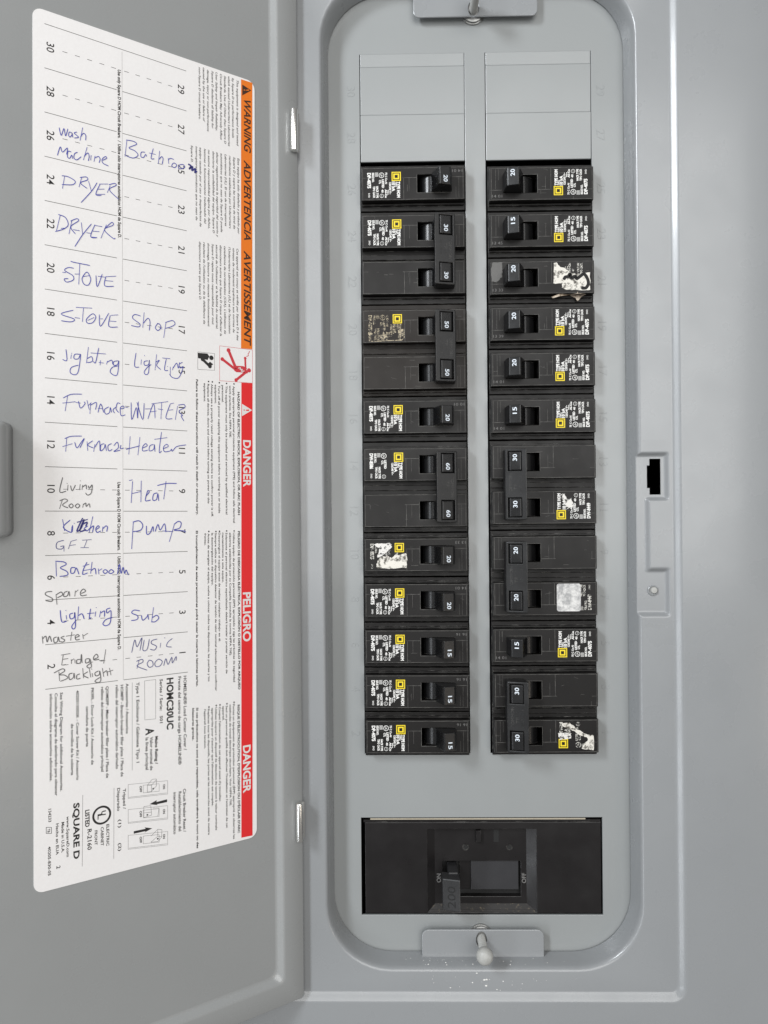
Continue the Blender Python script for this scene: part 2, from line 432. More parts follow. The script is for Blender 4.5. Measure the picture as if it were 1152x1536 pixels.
LABEL_TEXT = [
    ('english_notice', 100.01, 2.06, 36.43, 1.13, 'i', 'This equipment is designed and tested'),
    ('english_notice', 97.47, 1.82, 32.94, 1.13, 'i', 'by Square D to performance levels'),
    ('english_notice', 95.23, 1.59, 37.87, 1.12, 'i', 'which exceed Underwriters Laboratories'),
    ('english_notice', 93.0, 2.04, 37.27, 1.11, 'i', 'Standards. Use of Other than Square D'),
    ('english_notice', 90.79, 1.71, 35.8, 1.1, 'i', 'Circuit Breakers May Adversely Affect'),
    ('english_notice', 88.32, 1.73, 31.84, 1.1, 'i', 'User Safety and Impair Reliability.'),
    ('english_notice', 86.14, 1.66, 31.27, 1.09, 'i', 'Square D disclaims all liability for'),
    ('english_notice', 83.69, 1.94, 33.38, 1.08, 'i', 'damage, injury or non-performance'),
    ('english_notice', 81.43, 1.5, 29.02, 1.08, 'i', 'caused by the use or failure of'),
    ('english_notice', 79.19, 2.02, 28.54, 1.07, 'i', 'non-Square D circuit breakers.'),
    ('spanish_notice', 100.43, 42.82, 82.49, 1.13, 'i', 'Este equipo ha sido diseñado y probado por'),
    ('spanish_notice', 98.06, 42.81, 80.27, 1.13, 'i', 'Square D y supera las normas de nivel de'),
    ('spanish_notice', 95.65, 42.76, 80.5, 1.12, 'i', 'rendimiento establecidas por Underwriters'),
    ('spanish_notice', 93.26, 42.6, 79.81, 1.11, 'i', 'Laboratories (UL). El uso de interruptores'),
    ('spanish_notice', 90.93, 42.69, 83.39, 1.1, 'i', 'automáticos que no sean de Square D puede'),
    ('spanish_notice', 88.61, 42.78, 86.43, 1.1, 'i', 'afectar negativamente la seguridad del usuario y'),
    ('spanish_notice', 86.54, 42.82, 84.79, 1.09, 'i', 'deteriorar la confiabilidad del equipo. Square D'),
    ('spanish_notice', 84.1, 42.69, 82.99, 1.08, 'i', 'no asume responsabilidad alguna por daños,'),
    ('spanish_notice', 81.95, 42.75, 80.9, 1.08, 'i', 'lesiones o funcionamiento inadecuado del'),
    ('spanish_notice', 79.53, 42.73, 82.92, 1.07, 'i', 'equipo causado por el uso o desperfectos de'),
    ('spanish_notice', 77.41, 42.69, 80.18, 1.06, 'i', 'interruptores automáticos que no sean de'),
    ('spanish_notice', 74.96, 42.85, 51.43, 1.06, 'i', 'Square D.'),
    ('french_notice', 99.7, 90.17, 138.12, 1.13, 'i', 'Cet appareil est conçu et vérifié par Square D à des'),
    ('french_notice', 97.56, 90.32, 134.23, 1.12, 'i', 'niveaux de rendement supérieurs aux normes de'),
    ('french_notice', 95.21, 90.26, 135.06, 1.12, 'i', "l'Underwriters Laboratories (UL) et de l'association"),
    ('french_notice', 92.71, 90.22, 135.64, 1.11, 'i', "canadienne de normalisation (CSA). L'utilisation de"),
    ('french_notice', 90.39, 90.26, 136.97, 1.1, 'i', "disjoncteurs autres que Square D risque d'affecter la"),
    ('french_notice', 88.2, 90.33, 133.67, 1.1, 'i', "sécurité de l'utilisateur et la fiabilité du matériel."),
    ('french_notice', 86.02, 90.4, 131.66, 1.09, 'i', 'Square D rejette toute responsabilité pour tout'),
    ('french_notice', 83.69, 90.44, 133.0, 1.08, 'i', 'dommage, blessure ou mauvais fonctionnement'),
    ('french_notice', 81.37, 90.39, 132.04, 1.07, 'i', "résultant de l'utilisation ou de la défaillance de"),
    ('french_notice', 79.14, 90.58, 120.1, 1.07, 'i', 'disjoncteurs autres que Square D.'),
    ('warning_heading', 105.64, 10.67, 38.45, 3.8, 'w', 'WARNING'),
    ('warning_heading', 105.51, 42.83, 84.88, 3.8, 'w', 'ADVERTENCIA'),
    ('warning_heading', 105.33, 90.4, 140.04, 3.79, 'w', 'AVERTISSEMENT'),
    ('danger_heading', 104.85, 189.73, 214.25, 4.18, 'd', 'DANGER'),
    ('danger_heading', 104.49, 269.28, 294.92, 4.26, 'd', 'PELIGRO'),
    ('danger_heading', 104.22, 349.02, 373.73, 4.15, 'd', 'DANGER'),
    ('english_hazard', 100.09, 164.84, 228.88, 1.17, 'b', 'HAZARD OF ELECTRIC SHOCK, EXPLOSION, OR ARC FLASH'),
    ('english_hazard', 97.41, 162.04, 232.97, 1.06, 'n', 'Apply appropriate personal protective equipment (PPE) and follow safe electrical'),
    ('english_hazard', 95.37, 161.92, 188.98, 1.05, 'n', 'work practices. See NFPA 70E.'),
    ('english_hazard', 93.28, 162.3, 228.56, 1.05, 'n', 'This equipment must only be installed and serviced by qualified electrical'),
    ('english_hazard', 91.22, 162.12, 171.07, 1.04, 'n', 'personnel.'),
    ('english_hazard', 89.26, 162.48, 227.93, 1.04, 'n', 'Turn off all power supplying this equipment before working on or inside'),
    ('english_hazard', 87.34, 162.23, 172.0, 1.03, 'n', 'equipment.'),
    ('english_hazard', 85.34, 162.04, 229.78, 1.02, 'n', 'Always use a properly rated voltage sensing device to confirm power is off.'),
    ('english_hazard', 83.37, 162.22, 222.99, 1.02, 'n', 'Replace all devices, doors and covers before turning on power to this'),
    ('english_hazard', 81.42, 161.98, 171.54, 1.01, 'n', 'equipment.'),
    ('english_hazard', 77.32, 160.52, 228.84, 1.03, 'b', 'Failure to follow these instructions will result in death or serious injury.'),
    ('spanish_hazard', 100.01, 237.24, 319.49, 1.15, 'b', 'PELIGRO DE DESCARGA ELÉCTRICA, EXPLOSIÓN O DESTELLO POR ARQUEO'),
    ('spanish_hazard', 97.22, 238.02, 315.23, 1.05, 'n', 'Utilice equipo de protección personal (EPP) apropiado y siga las prácticas de seguridad'),
    ('spanish_hazard', 95.16, 237.99, 301.61, 1.04, 'n', 'eléctrica establecidas por su Compañía (consulte la norma NFPA 70E).'),
    ('spanish_hazard', 93.07, 237.96, 310.37, 1.03, 'n', 'Solamente el personal eléctrico especializado deberá instalar y prestar servicio de'),
    ('spanish_hazard', 91.15, 237.93, 263.59, 1.03, 'n', 'mantenimiento a este equipo.'),
    ('spanish_hazard', 89.18, 237.9, 293.78, 1.02, 'n', 'Desenergice el equipo antes de realizar cualquier trabajo en él.'),
    ('spanish_hazard', 87.17, 238.04, 318.59, 1.02, 'n', 'Siempre utilice un dispositivo detector de tensión de valor nominal adecuado para confirmar'),
    ('spanish_hazard', 85.34, 238.02, 264.73, 1.01, 'n', 'la desenergización del equipo.'),
    ('spanish_hazard', 83.32, 238.16, 313.24, 1.0, 'n', 'Antes de energizar el equipo, vuelva a colocar todos los dispositivos, las puertas y los'),
    ('spanish_hazard', 81.54, 238.13, 244.25, 1.0, 'n', 'frentes.'),
    ('spanish_hazard', 77.05, 236.76, 315.02, 1.02, 'b', 'El incumplimiento de estas precauciones podrá causar la muerte o lesiones serias.'),
    ('french_hazard', 99.57, 327.3, 393.68, 1.16, 'b', "RISQUE D'ÉLECTROCUTION, D'EXPLOSION OU D'ÉCLAIR D'ARC"),
    ('french_hazard', 96.86, 326.62, 396.07, 1.05, 'n', 'Portez un équipement de protection personnel (ÉPP) approprié et observez les'),
    ('french_hazard', 94.93, 326.65, 378.76, 1.04, 'n', 'méthodes de travail électrique sécuritaire. Voir NFPA 70E.'),
    ('french_hazard', 92.96, 326.86, 389.45, 1.04, 'n', "Seul un personnel qualifié doit effectuer l'installation et l'entretien de cet"),
    ('french_hazard', 91.1, 326.83, 334.21, 1.03, 'n', 'appareil.'),
    ('french_hazard', 89.17, 326.93, 375.45, 1.03, 'n', "Coupez l'alimentation de cet appareil avant d'y travailler."),
    ('french_hazard', 87.1, 326.88, 389.31, 1.02, 'n', 'Utilisez toujours un dispositif de détection de tension à valeur nominale'),
    ('french_hazard', 85.15, 326.95, 376.69, 1.02, 'n', "appropriée pour s'assurer que l'alimentation est coupée."),
    ('french_hazard', 83.1, 327.08, 390.75, 1.01, 'n', 'Replacez tous les dispositifs, les portes et les couvercles avant de mettre'),
    ('french_hazard', 81.15, 327.09, 346.89, 1.0, 'n', "l'appareil sous tension."),
    ('french_hazard', 77.03, 325.63, 396.08, 1.02, 'b', 'Si ces précautions ne sont pas respectées, cela entraînera la mort ou des'),
    ('french_hazard', 74.88, 325.61, 341.72, 1.02, 'b', 'blessures graves.'),
    ('model_block', 70.65, 308.88, 345.81, 1.52, 'n', 'HOMELINE® Load Center Cover /'),
    ('model_block', 67.84, 308.9, 352.54, 1.5, 'n', 'Frente del centro de carga HOMELINE®'),
    ('model_block', 58.48, 309.0, 330.5, 1.46, 'n', 'Series / Serie:   S01'),
    ('model_block', 53.58, 336.49, 352.63, 1.44, 'n', 'Valor nominal de'),
    ('model_block', 51.39, 336.47, 352.02, 1.43, 'n', 'la línea principal'),
    ('model_block', 46.96, 309.21, 347.73, 1.41, 'n', 'Type 1 Enclosure / Gabinete Tipo 1'),
    ('model_block', 62.96, 309.0, 334.25, 3.25, 'b', 'HOMC30UC'),
    ('model_block', 52.78, 331.99, 335.35, 3.97, 'b', 'A'),
    ('model_block', 56.06, 336.56, 350.06, 1.38, 'b', 'Mains Rating /'),
    ('accessory_block', 41.84, 309.11, 332.92, 1.32, 'n', 'Accessories / Accesorios'),
    ('accessory_block', 39.37, 309.47, 352.94, 1.31, 'n', 'HOMFP - Branch breaker filler plate / Placa de'),
    ('accessory_block', 37.02, 309.3, 348.88, 1.31, 'n', 'relleno del interruptor automático derivado'),
    ('accessory_block', 32.48, 309.26, 352.27, 1.29, 'n', 'QOM2FP - Main breaker filler plate / Placa de'),
    ('accessory_block', 30.24, 309.3, 348.92, 1.28, 'n', 'relleno del interruptor automático principal'),
    ('accessory_block', 25.67, 309.17, 344.84, 1.26, 'n', 'PK9FL - Door Lock Kit / Accesorio de'),
    ('accessory_block', 23.35, 317.43, 336.07, 1.25, 'n', 'cerradura de puerta'),
    ('accessory_block', 19.0, 309.48, 350.64, 1.23, 'n', '4020513002K - Cover Screw Kit / Accesorio'),
    ('accessory_block', 16.65, 324.44, 347.96, 1.22, 'n', 'de tornillos de la cubierta'),
    ('accessory_block', 11.92, 309.51, 354.37, 1.21, 'n', 'See Wiring Diagram for additional Accessories.'),
    ('accessory_block', 9.63, 309.53, 355.92, 1.2, 'n', 'Consulte el diagrama de alambrado para obtener'),
    ('accessory_block', 7.43, 309.55, 349.02, 1.19, 'n', 'información sobre accesorios adicionales.'),
    ('reset_block', 70.23, 364.92, 386.27, 1.44, 'n', 'Circuit Breaker Reset /'),
    ('reset_block', 67.86, 365.82, 385.38, 1.43, 'n', 'Restablecimiento del'),
    ('reset_block', 65.23, 365.63, 386.27, 1.42, 'n', 'interruptor automático'),
    ('reset_block', 40.42, 358.95, 368.51, 1.32, 'n', 'Tripped /'),
    ('reset_block', 37.67, 358.07, 368.9, 1.31, 'n', 'Disparado'),
    ('reset_block', 38.23, 372.97, 376.9, 1.31, 'n', '(1)'),
    ('reset_block', 38.21, 384.12, 387.93, 1.31, 'n', '(2)'),
    ('reset_block', 59.77, 360.65, 362.96, 1.05, 'b', 'ON'),
    ('reset_block', 48.23, 359.18, 362.18, 1.01, 'b', 'OFF'),
    ('reset_block', 59.74, 372.72, 375.03, 1.05, 'b', 'ON'),
    ('reset_block', 48.21, 371.18, 374.18, 1.01, 'b', 'OFF'),
    ('reset_block', 59.71, 384.93, 387.23, 1.05, 'b', 'ON'),
    ('reset_block', 48.18, 383.51, 386.51, 1.01, 'b', 'OFF'),
    ('maker_block', 32.58, 373.99, 384.07, 1.29, 'n', 'ELECTRIC'),
    ('maker_block', 30.02, 374.71, 383.46, 1.28, 'n', 'CABINET'),
    ('maker_block', 27.16, 375.67, 382.45, 1.26, 'n', 'FRONT'),
    ('maker_block', 14.64, 366.33, 384.81, 1.22, 'n', 'www.SquareD.com'),
    ('maker_block', 12.46, 368.5, 382.37, 1.21, 'n', 'Made in U.S.A.'),
    ('maker_block', 10.05, 368.59, 382.72, 1.2, 'n', 'Hecho en EUA'),
    ('maker_block', 6.85, 361.3, 367.24, 1.19, 'n', '134233'),
    ('maker_block', 6.64, 378.13, 391.25, 1.19, 'n', '40205-830-05'),
    ('maker_block', 23.28, 365.28, 373.17, 1.87, 'b', 'LISTED'),
    ('maker_block', 24.26, 374.36, 384.0, 1.88, 'n', 'R-2160'),
    ('maker_block', 18.43, 361.05, 386.71, 2.58, 'b', 'SQUARE D'),
    ('maker_block', 10.51, 387.87, 389.12, 1.68, 'n', '2'),
    ('maker_block', 30.68, 367.26, 369.34, 1.92, 'b', 'U'),
    ('maker_block', 28.95, 368.44, 370.9, 1.91, 'b', 'L'),
    ('maker_block', 6.36, 370.13, 371.82, 1.07, 'n', 'TB'),
    ('centre_notice', 38.69, 16.36, 96.77, 1.46, 'b', 'Use only Square D HOM Circuit Breakers.  /  Utilice sólo interruptores automáticos HOM de Square D.'),
    ('centre_notice', 38.14, 213.09, 292.84, 1.45, 'b', 'Use only Square D HOM Circuit Breakers.  /  Utilice sólo interruptores automáticos HOM de Square D.'),
]
BULLETS = [(97.53, 160.91), (93.39, 161.04), (89.36, 161.05), (85.57, 160.97), (83.53, 160.98), (97.35, 237.14), (93.19, 237.09), (89.27, 237.21), (87.29, 237.3), (83.43, 237.24), (97.04, 325.72), (93.06, 325.9), (89.25, 325.97), (87.2, 325.98), (83.26, 326.2)]
HANDWRITING = [
    ('Wash', 'p', 0.34, "11.3,51.7 12.2,55.1 13.4,51.5 14.1,54.8 15.1,51.2|16.7,52.6 15.8,52.5 15.4,53.9 16,54.8 16.9,53.5 16.9,52.5 17.3,54.6|19.1,51.6 17.9,52.4 19.1,53.2 19.8,53.9 17.9,54.7|21.7,48.8 20.5,55.2|20.7,53.5 22,51.4 23.1,52.1 23,54.4"),
    ('Machine', 'p', 0.34, "10.5,64.7 11.8,60.4 12.7,62.6 14.9,60.1 14.5,63.2|16.6,61.5 15.2,61.6 14.9,64.1 15.9,64.6 16.8,62.9 17.2,64.5|19.4,60.9 18.1,61.9 17.8,64 19.1,64.5 21,62.5|23.7,57.4 22,63.9|22.3,62.1 24,60 24.6,61.5 24.2,63.7|25.5,60.6 25.3,63.1|27.3,60.5 26.8,63.4|27.1,61.6 28.9,60.4 29.6,61.6 29.1,63.3|30.8,61.7 32.6,60.3 32.1,59.6 30.6,61.2 30.9,63 33.5,63.7"),
    ('DRYER', 'p', 0.34, "13.6,73.7 12.7,79.3|12.4,73.5 15.2,73.3 18.3,74.6 17.1,76.5 12.4,77.5|21.3,71.8 20,76.9|20.4,72.4 23.3,71.4 23.8,72.7 20.7,74.8 23.7,76.7|24.3,73.1 25.6,77.6|28.2,72.9 25.6,77.6 20.9,83.9|29.6,73.2 27.6,78.5 30.2,78.4|29.2,73.3 33.3,72.3|28.6,75.9 31.6,75.1|27.6,78.5 31.9,77.5|34.3,72.8 32.9,76.5|33.6,72.6 36.3,71.3 37,72.1 33.9,74.9 38.3,78.4"),
    ('DRYER', 'p', 0.34, "11.7,91.8 10,99.4|10.8,91.6 13.9,92.3 15.2,95.3 13.3,97.7 9.5,99.7|12,97.7 13.6,97.3|16.8,93 15.5,99.6|16.2,93.5 19,91.8 19.7,92.7 16.3,96.1 18.4,99|17.4,97.2 20.3,97.1|21,93.1 21.6,98.7|25.6,92.8 21.6,98.7 18.1,104.9|23.3,97.4 25.2,97.3|27.2,92.8 25.2,98.7 27.9,98.9|26.9,93.2 30.5,93.1|26.2,96.1 29.2,95.7|25.2,99 28.2,98.7|32.5,91.7 29.9,98.7|31.5,94 34.9,90.2 35.5,91.4 31.5,94.3 35.6,97.6 36.6,97.2"),
    ('Bathroo', 'p', 0.34, "42.2,49.3 41.3,57.2|41.8,49.1 45.3,48.8 46.9,49.8 43.2,52.5 46,53.2 47.6,54.9 45.3,56.9 41.8,56.7|51,52.6 49.2,53.1 49,55.2 50.3,55.3 51.3,53.6 51.8,54.5|55.1,49.7 54,54.7 55.6,54.6|53.1,52.4 56.3,52.3|58.3,50 57.6,56.6|58,54.3 59.3,52.6 60,53.5 59.5,56.4|62.6,52.4 62.9,55.2|62.6,53.5 63.7,52.3 65.5,52.4|65.1,54.3 64.4,55.9 65.9,56.3 67,54.9 65.9,54.1 65.1,54.4|68.5,54.2 67.9,56.1 69.2,56.1 71.1,54.9 70.4,53.7 68.5,54.2"),
    ('m', 'd', 0.75, "72.9,52.8 74.5,53.4 73.4,55.1 75.3,53.5 74.9,55.5 76.8,54.2 76.5,56.2 77.6,55.1"),
    ('STOVE', 'p', 0.34, "17.6,115 15.2,115.1 13.6,116.7 17.1,118.4 17.4,120.4 14.5,121.9 13.4,120.7 15.2,120.2|12.6,117.7 14.2,117.6|16.3,111.9 17.4,112.2 24.9,112.4|20.3,112.4 19.8,122.1|18,117.6 20.3,117.2|22.9,116.1 21.3,119.1 22.2,121.6 24.2,121.6 25.2,118.7 23.9,115.9 22.9,116.1|21.6,118.2 24.9,117.1|27.6,116.6 28.2,121.8 30.5,115.4|28.5,116.8 31.8,116.7|32.2,116.2 31.6,120.7 35.9,120.3|32.2,116.4 37,115.3|31.8,118.3 35.5,118"),
    ('STOVE', 'p', 0.34, "17.4,134.4 12,136.9 17.7,138.4 16.4,139.9 12,140|18,137.7 20.3,137.7|18.5,132.9 25.8,132.2|21.9,132.7 21.4,139.2|25.2,135.3 23.2,137.9 23.8,139.5 26.1,138.9 27.5,136.3 26.5,134.8 25.2,135.3|23.8,138.2 26.8,136.4|29.1,134.7 29.6,140.2 33.5,133.4|29.5,136.7 30.8,136.5|34.2,134.3 33.5,139.6 37.7,139.4|34.5,134.3 37.9,133.6|33.8,137.1 37,136.9"),
    ('SHOP', 'p', 0.34, "48.7,132.6 45.8,132.3 44.8,134.2 48.3,136.5 47.6,138 44.1,137.8|50.4,130.6 49.7,138.1|50.1,135.9 52.2,133.2 53.3,134.8 52.9,139.1|57.2,134.9 55.9,137.2 57.2,138.5 58.7,136.9 58,135.2 56.9,135.3|58,137 59.4,137.5|61.3,133.7 60.1,141.7|60.9,134.1 64.6,132.6 65.9,134.1 63.8,135.8 61,136.9"),
    ('lighting', 'p', 0.34, "14.1,152.8 14.5,157.8 12.6,157.6|16.5,154.9 16.2,156.9|16.5,154.2 16.7,154.5|20.2,154.4 18,154.7 17.7,156.7 19.6,156.5 20.6,154.4 19.6,162.2 18,164.1 16,163.3 16.5,160.9 19.6,159.5|24.1,150.6 23.2,158.2|23.5,156.1 25.5,154.9 26,156.8 24.8,157.6 23.5,157.8|28.8,150.4 27.4,157.3 26.4,157.1|25.1,153.2 32.1,152.9|29.6,156.1 29.4,158.5|28.8,157.2 31.1,157.3|32.8,156.1 32.4,157.8|32.6,156.8 34.8,155.5 35.3,157.5|37.8,155.5 35.8,156.1 35.8,157.8 37.5,157.3 38.2,155.5 37.5,161.8 35.8,162.5 34.1,161.1 35.1,158.9 37.8,157.9"),
    ('lighting', 'p', 0.34, "46.4,150.7 45.7,157.1 47.9,157.4|49,153.6 48.8,156.1|50.4,151.3 50.6,151.7|52.2,153.9 50.4,154.5 50.6,156.2 52.5,155.7 52.9,153.5 52.5,159.5 51.1,160.7 50.4,159.4 52.2,156.8 53.9,155.5|56.5,150.3 55.7,158.1|56.1,154.2 57.9,153 56.5,155.6 58.6,157.5|59.4,151.7 63.4,151.6|61.4,151.9 60.5,157.3 62.3,157.5|61.9,155.4 62.1,155.7|63.4,155.6 63.4,159.9|64.9,155.4 64.5,157.2|64.9,156.1 66.7,153.4 67.5,155.9 68.2,152.9|69.7,152.7 67.9,154 68.6,155.7 70.1,154.9 67.8,160.5 64.5,160.8 63,159.2"),
    ('Furnace', 'p', 0.34, "14.8,174.1 13.7,181.2|12.8,175.3 16.3,173.3 21.2,172.8|12.5,177.6 18.3,176.5|19.6,176.1 20.5,179.3 22.5,177.2 22.1,176.2|18.3,176.8 20.5,177|23.4,175.4 24.4,179.7|23.8,178.1 25.4,176.3|25.1,176.6 24.7,181.7|25,177.6 27.7,176.1 27.3,179.5|28.4,180.8 29.7,176.6 31,180.6|28.4,178.7 30.7,178.9|33.4,177.7 31.4,179.2 32,181.2 33.7,180.4 34.1,178 34.7,180.3|37.1,177.4 35.4,178.9 36.1,180.5|38.8,175.9 37.5,175.6 36.8,178.4 38.1,180.1|38.8,178.3 40.5,177.8 40.2,176.8 38.8,177.9 39.2,181.4 41.2,180.9|41.2,177.4 42.6,177.2"),
    ('WATER', 'p', 0.34, "44,174.8 44.3,183.1 46.5,177 47.1,182.2 47.5,174.1|46.8,174.5 49.6,182.7 50.3,174.6|50.7,177.4 53.9,177.1|52.1,182.2 55,174.6 55.7,181.6|53.5,178.6 56.4,178|53.9,174.7 62.3,172.9|59,173.6 58.6,181.8|57.1,176.9 59.7,177.1|63.4,173.9 61.1,180.9 64.4,181.2|63.4,173.9 65.2,173.4|62.2,177.2 64.8,176.7|67.1,174.7 65.9,181.6|67.4,174.3 70.4,173.7 70.8,175.2 67.8,177.2 69.7,179.2 68.9,179.6 70.4,182"),
    ('Furnace', 'p', 0.34, "14.4,193.4 13.9,199.7|13.5,193.8 16.3,192.6 21.1,192.2|12.5,197.5 16.9,195.9|17.9,195.2 18.9,197.8 20.8,195.1 22.2,193.3 20.2,197.8|23.4,194.6 23.7,198.9|26,194.1 23.7,196.2 26.4,197.5|27,195.7 26.4,199.2|27,197.1 29,194 29.3,198.7|31.3,195.2 29.7,196 29.7,198.7 31.3,197.2 31.7,195.5 32.3,198.6|34.7,195 33,196.1 33.4,198.5 35,197.7|35.7,196 37.4,194.2 37.8,196.9 35.7,198.7 38.8,197.9|39.1,195.5 38.8,197.2 40.5,196.8"),
    ('Heater', 'p', 0.34, "43.5,191.1 42.8,199.8|48.2,191.2 47.2,200|41.5,197.5 42.9,197 48.2,195.4|49.6,196.4 51.7,195.2 51,194.2 49.6,195.7 49.6,197.8 52.1,197.3|54.9,194.4 53.1,195.2 52.8,197.6 54.9,196.8 55.3,194.4 55.6,197.9|58.9,188.1 57.7,197.8 58.9,197.4|55.3,191.9 61.8,190.7|59.6,196.3 62.2,195.1 61.5,194 59.9,195.5 60.4,197.7 63.3,197.2|63.3,197.2 64,196.3 64.4,197.3 66.6,194.9 71.5,193.8"),
    ('Living', 'g', 0.38, "12.6,211.5 11.3,218.1 14.1,217.8|14.9,214.9 14.7,217.6|14.4,214.1 14.6,214.4|16,215.2 16.8,217.6 18.2,214.9|20.3,214.5 20,217.2|20.3,212.8 20.5,213.1|21.4,214.8 21.1,217.1|21.4,215.8 22.9,214.8 23.1,216.8|24,215.1 24.4,216.4 25.7,214.7 25.3,218.4 23.7,219.5 22.7,218.5"),
    ('Room', 'g', 0.38, "12.5,221.6 11.2,225.9|11.2,222.3 13.4,221.4 14.7,222.2 12.5,224.2 15,225.5|16.4,223.5 15.3,224.5 16.3,225.5 17.2,224.5 16.4,223.5|19.2,223.5 18.1,224.5 19.1,225.5 20.1,224.4 19.2,223.5|21.7,223.5 21.4,225.3|21.7,224 22.8,223.2 23,224.8 24.3,223.5 24.7,225.3"),
    ('Heat', 'p', 0.4, "44.6,212.6 43.9,223|42.9,212.3 44.6,211.9|48.8,212.2 48.6,222.6|44.3,218.5 48.8,217.4|50.9,219.8 52.7,217.7 52,217 51.2,219.5 50.9,221.9 53.4,221.5|56.7,218 54.9,218.7 54.5,221.5 56.3,221.2 57,218.3 57.4,221.9|61.1,212.2 59.9,221.1|56.7,214.4 61.4,213.3 66.6,213.2"),
    ('Kitchen', 'p', 0.4, "12.5,230.7 13.4,236|15.9,231 12.8,234.3 16.4,236.7 16.9,233.4|16.6,234 16.4,236.4|17.5,232.4 17.7,232.7|23.7,233.8 22,235.1 23.3,236.1 24.7,234.8|26,229.4 24.3,236.8|24.7,235.1 26.3,233.8 25.8,236.8|27.6,235.5 28.9,234.5 28.3,233.8 27.3,235.2 27.9,236.9 29.6,236.2|30.6,234.2 30.3,236.6|30.6,235.2 31.9,233.9 32.7,234.5 32.3,236.6"),
    ('overwritten letter', 'd', 0.6, "18.8,232.1 23.7,230.8|21.4,230.1 18.8,236.1 20.7,234.8 22.1,230.7 20.1,236.1 23,235.5|20.8,233.4 23.4,232.1 22.7,234.1"),
    ('GFI', 'g2', 0.34, "13.1,240.3 10.2,241.2 9.9,243.8 12.1,244.2 13.1,242.9 11.5,243.1|13.1,242.9 13.1,245.4|16.2,240.7 15,244.3|16.2,240.8 18.8,240.1|15.6,242.7 18.2,242.4|23.3,240.5 22,243.8|21.1,240.4 25.4,240.2|20.4,243.8 24.1,243.9"),
    ('PUMP', 'p', 0.42, "44.9,232.2 44.1,245.1|44.6,232.2 47.7,231.6 49.5,233.7 48.4,236.1 44.6,236.8|51.3,234 51.4,237.9 53,237.6 54.5,234.4 54.7,236.9|55.6,236.9 57,233.4 58.1,236.2 60.3,233.1 61,237.3|59.2,236.6 64.3,237|65.4,233.1 62.7,242|65.1,233.5 67.3,232 68.8,232.8 68,235.3 65,236.3 70.6,236.8 70.6,237.5"),
    ('Bathroom', 'p', 0.4, "9.6,250.1 9.8,256.6|9.3,249.7 13.1,250.2 14,251.4 11.5,252.8 14.3,254.5 14.6,256.2 11.2,256.7|18.1,253 16.3,253 16.1,255.3 17.5,255.3 18.5,253.1 19.7,256.1|23.3,250.6 21.7,253.9 21.4,256.2 23.6,255.6|21.4,252.5 24.3,251.6|21.4,254.5 24.9,254|25.6,250.6 24.9,256|25.1,254.7 26.9,253.7 27.4,256.5|28.4,253.8 28.7,256.5|28.6,254.8 30.2,253.9|31.6,254.3 30.6,255.2 31.6,256.3 32.7,255.3 31.6,254.3|34.3,254.4 33.2,255.7 34.3,256.4 35.6,255.5 34.3,254.4|37.3,256.9 38.3,252.1 39,256.6 40,253.6 40.7,256.7 41.4,255 42.5,257.5"),
    ('Spare', 'g', 0.38, "8,263.3 5.5,263.5 5.2,264.7 8,266.5 7.7,267.8 5.2,267.3|9.6,264.7 10,269.4|9.6,265 11.8,263.8 12.4,265.2 10.2,266.3|14.6,263.6 13.2,264.2 13,265.9 14.6,265.6 15.2,263.7 15.6,266|18.1,263.5 17.8,266.2|17.8,264.5 19.4,263.2|20.7,265 22.6,264.1 21.7,263 20.4,264.3 20.7,266 23.2,265.8"),
    ('Lighting', 'p', 0.4, "11.4,272 12.1,277.3 14.3,277.2|14,274.5 14.2,276.5|13.8,272.2 14,272.5|17.1,273.8 15.6,274.3 15.9,276.3 17.5,275.8 17.8,273.5 18.1,279.8 17.1,281.1 16.5,279.7 18.4,277.2|19.5,270.9 19.1,276.9|19.3,275.2 21,274.4 22,276.9|24.9,272.3 24.3,276.6 25.2,276.4|23.3,274.5 26.6,274.4|27.2,273.8 26.9,276.1|27.4,271.8 27.5,272.1|29.5,273.6 28.9,276.6|29.5,274.7 31.2,273.8 31.2,276.5|33.9,272.6 32.2,273.2 32.5,274.9 34.2,274 33.9,279.4 31.9,280.8 30.5,279.8 31.9,277.9 34.9,277.1"),
    ('Sub', 'p', 0.4, "48,275 45.2,274.4 44.1,275.7 46.9,277.3 46.6,279 43.8,279.3|48.7,277.1 49.4,279.6 51.5,278 51.9,277 52.2,279.5|54.7,273.7 53.7,281|53.9,278.9 56.2,277.7 57.3,279.2 55.4,280.8 53.7,280.6"),
    ('master', 'g', 0.38, "3.7,283.2 4,286.5|3.8,284.5 5.2,283.3 5.8,286 6.8,283.4 7.7,286.1|9.9,284.1 8.6,284.6 8.9,286.6 10.2,286.1 10.5,284.1 11.1,286.5|13.3,284 11.7,284.6 13.3,285.7 12.7,286.6 11.4,286.4|16.5,282.3 15.9,286.3|13.9,284.1 17.8,283.8|18.1,285.1 19.7,284.6 19.1,283.8 18,284.5 18.4,286.2 20,286|21.3,283.8 21.6,286.1|21.4,284.8 23.6,283.6"),
    ('Fridge', 'g', 0.38, "12.7,292.6 12,297.1|11.7,292.5 15.8,292.2|12.4,294.5 14.9,294.4|12,297.1 13.9,297|16.2,294.9 16.3,297|16.3,295.6 17.4,294.7|17.8,295.1 17.9,296.9|20.3,295.3 18.7,295.5 18.8,297 20.3,296.7 20.7,293 21,297.1|24.2,295.4 22.6,295.6 22.7,297.3 24.2,296.8 24.5,295.5 25.2,299.2 23.9,299.7 23.2,298.7 25.2,297.5|26.2,296 28.2,295.2 27.5,293.7 26.2,295 26.5,296.3 28.8,296.2|31.8,291.9 30.8,298.4|28.8,296.9 31.2,296.8"),
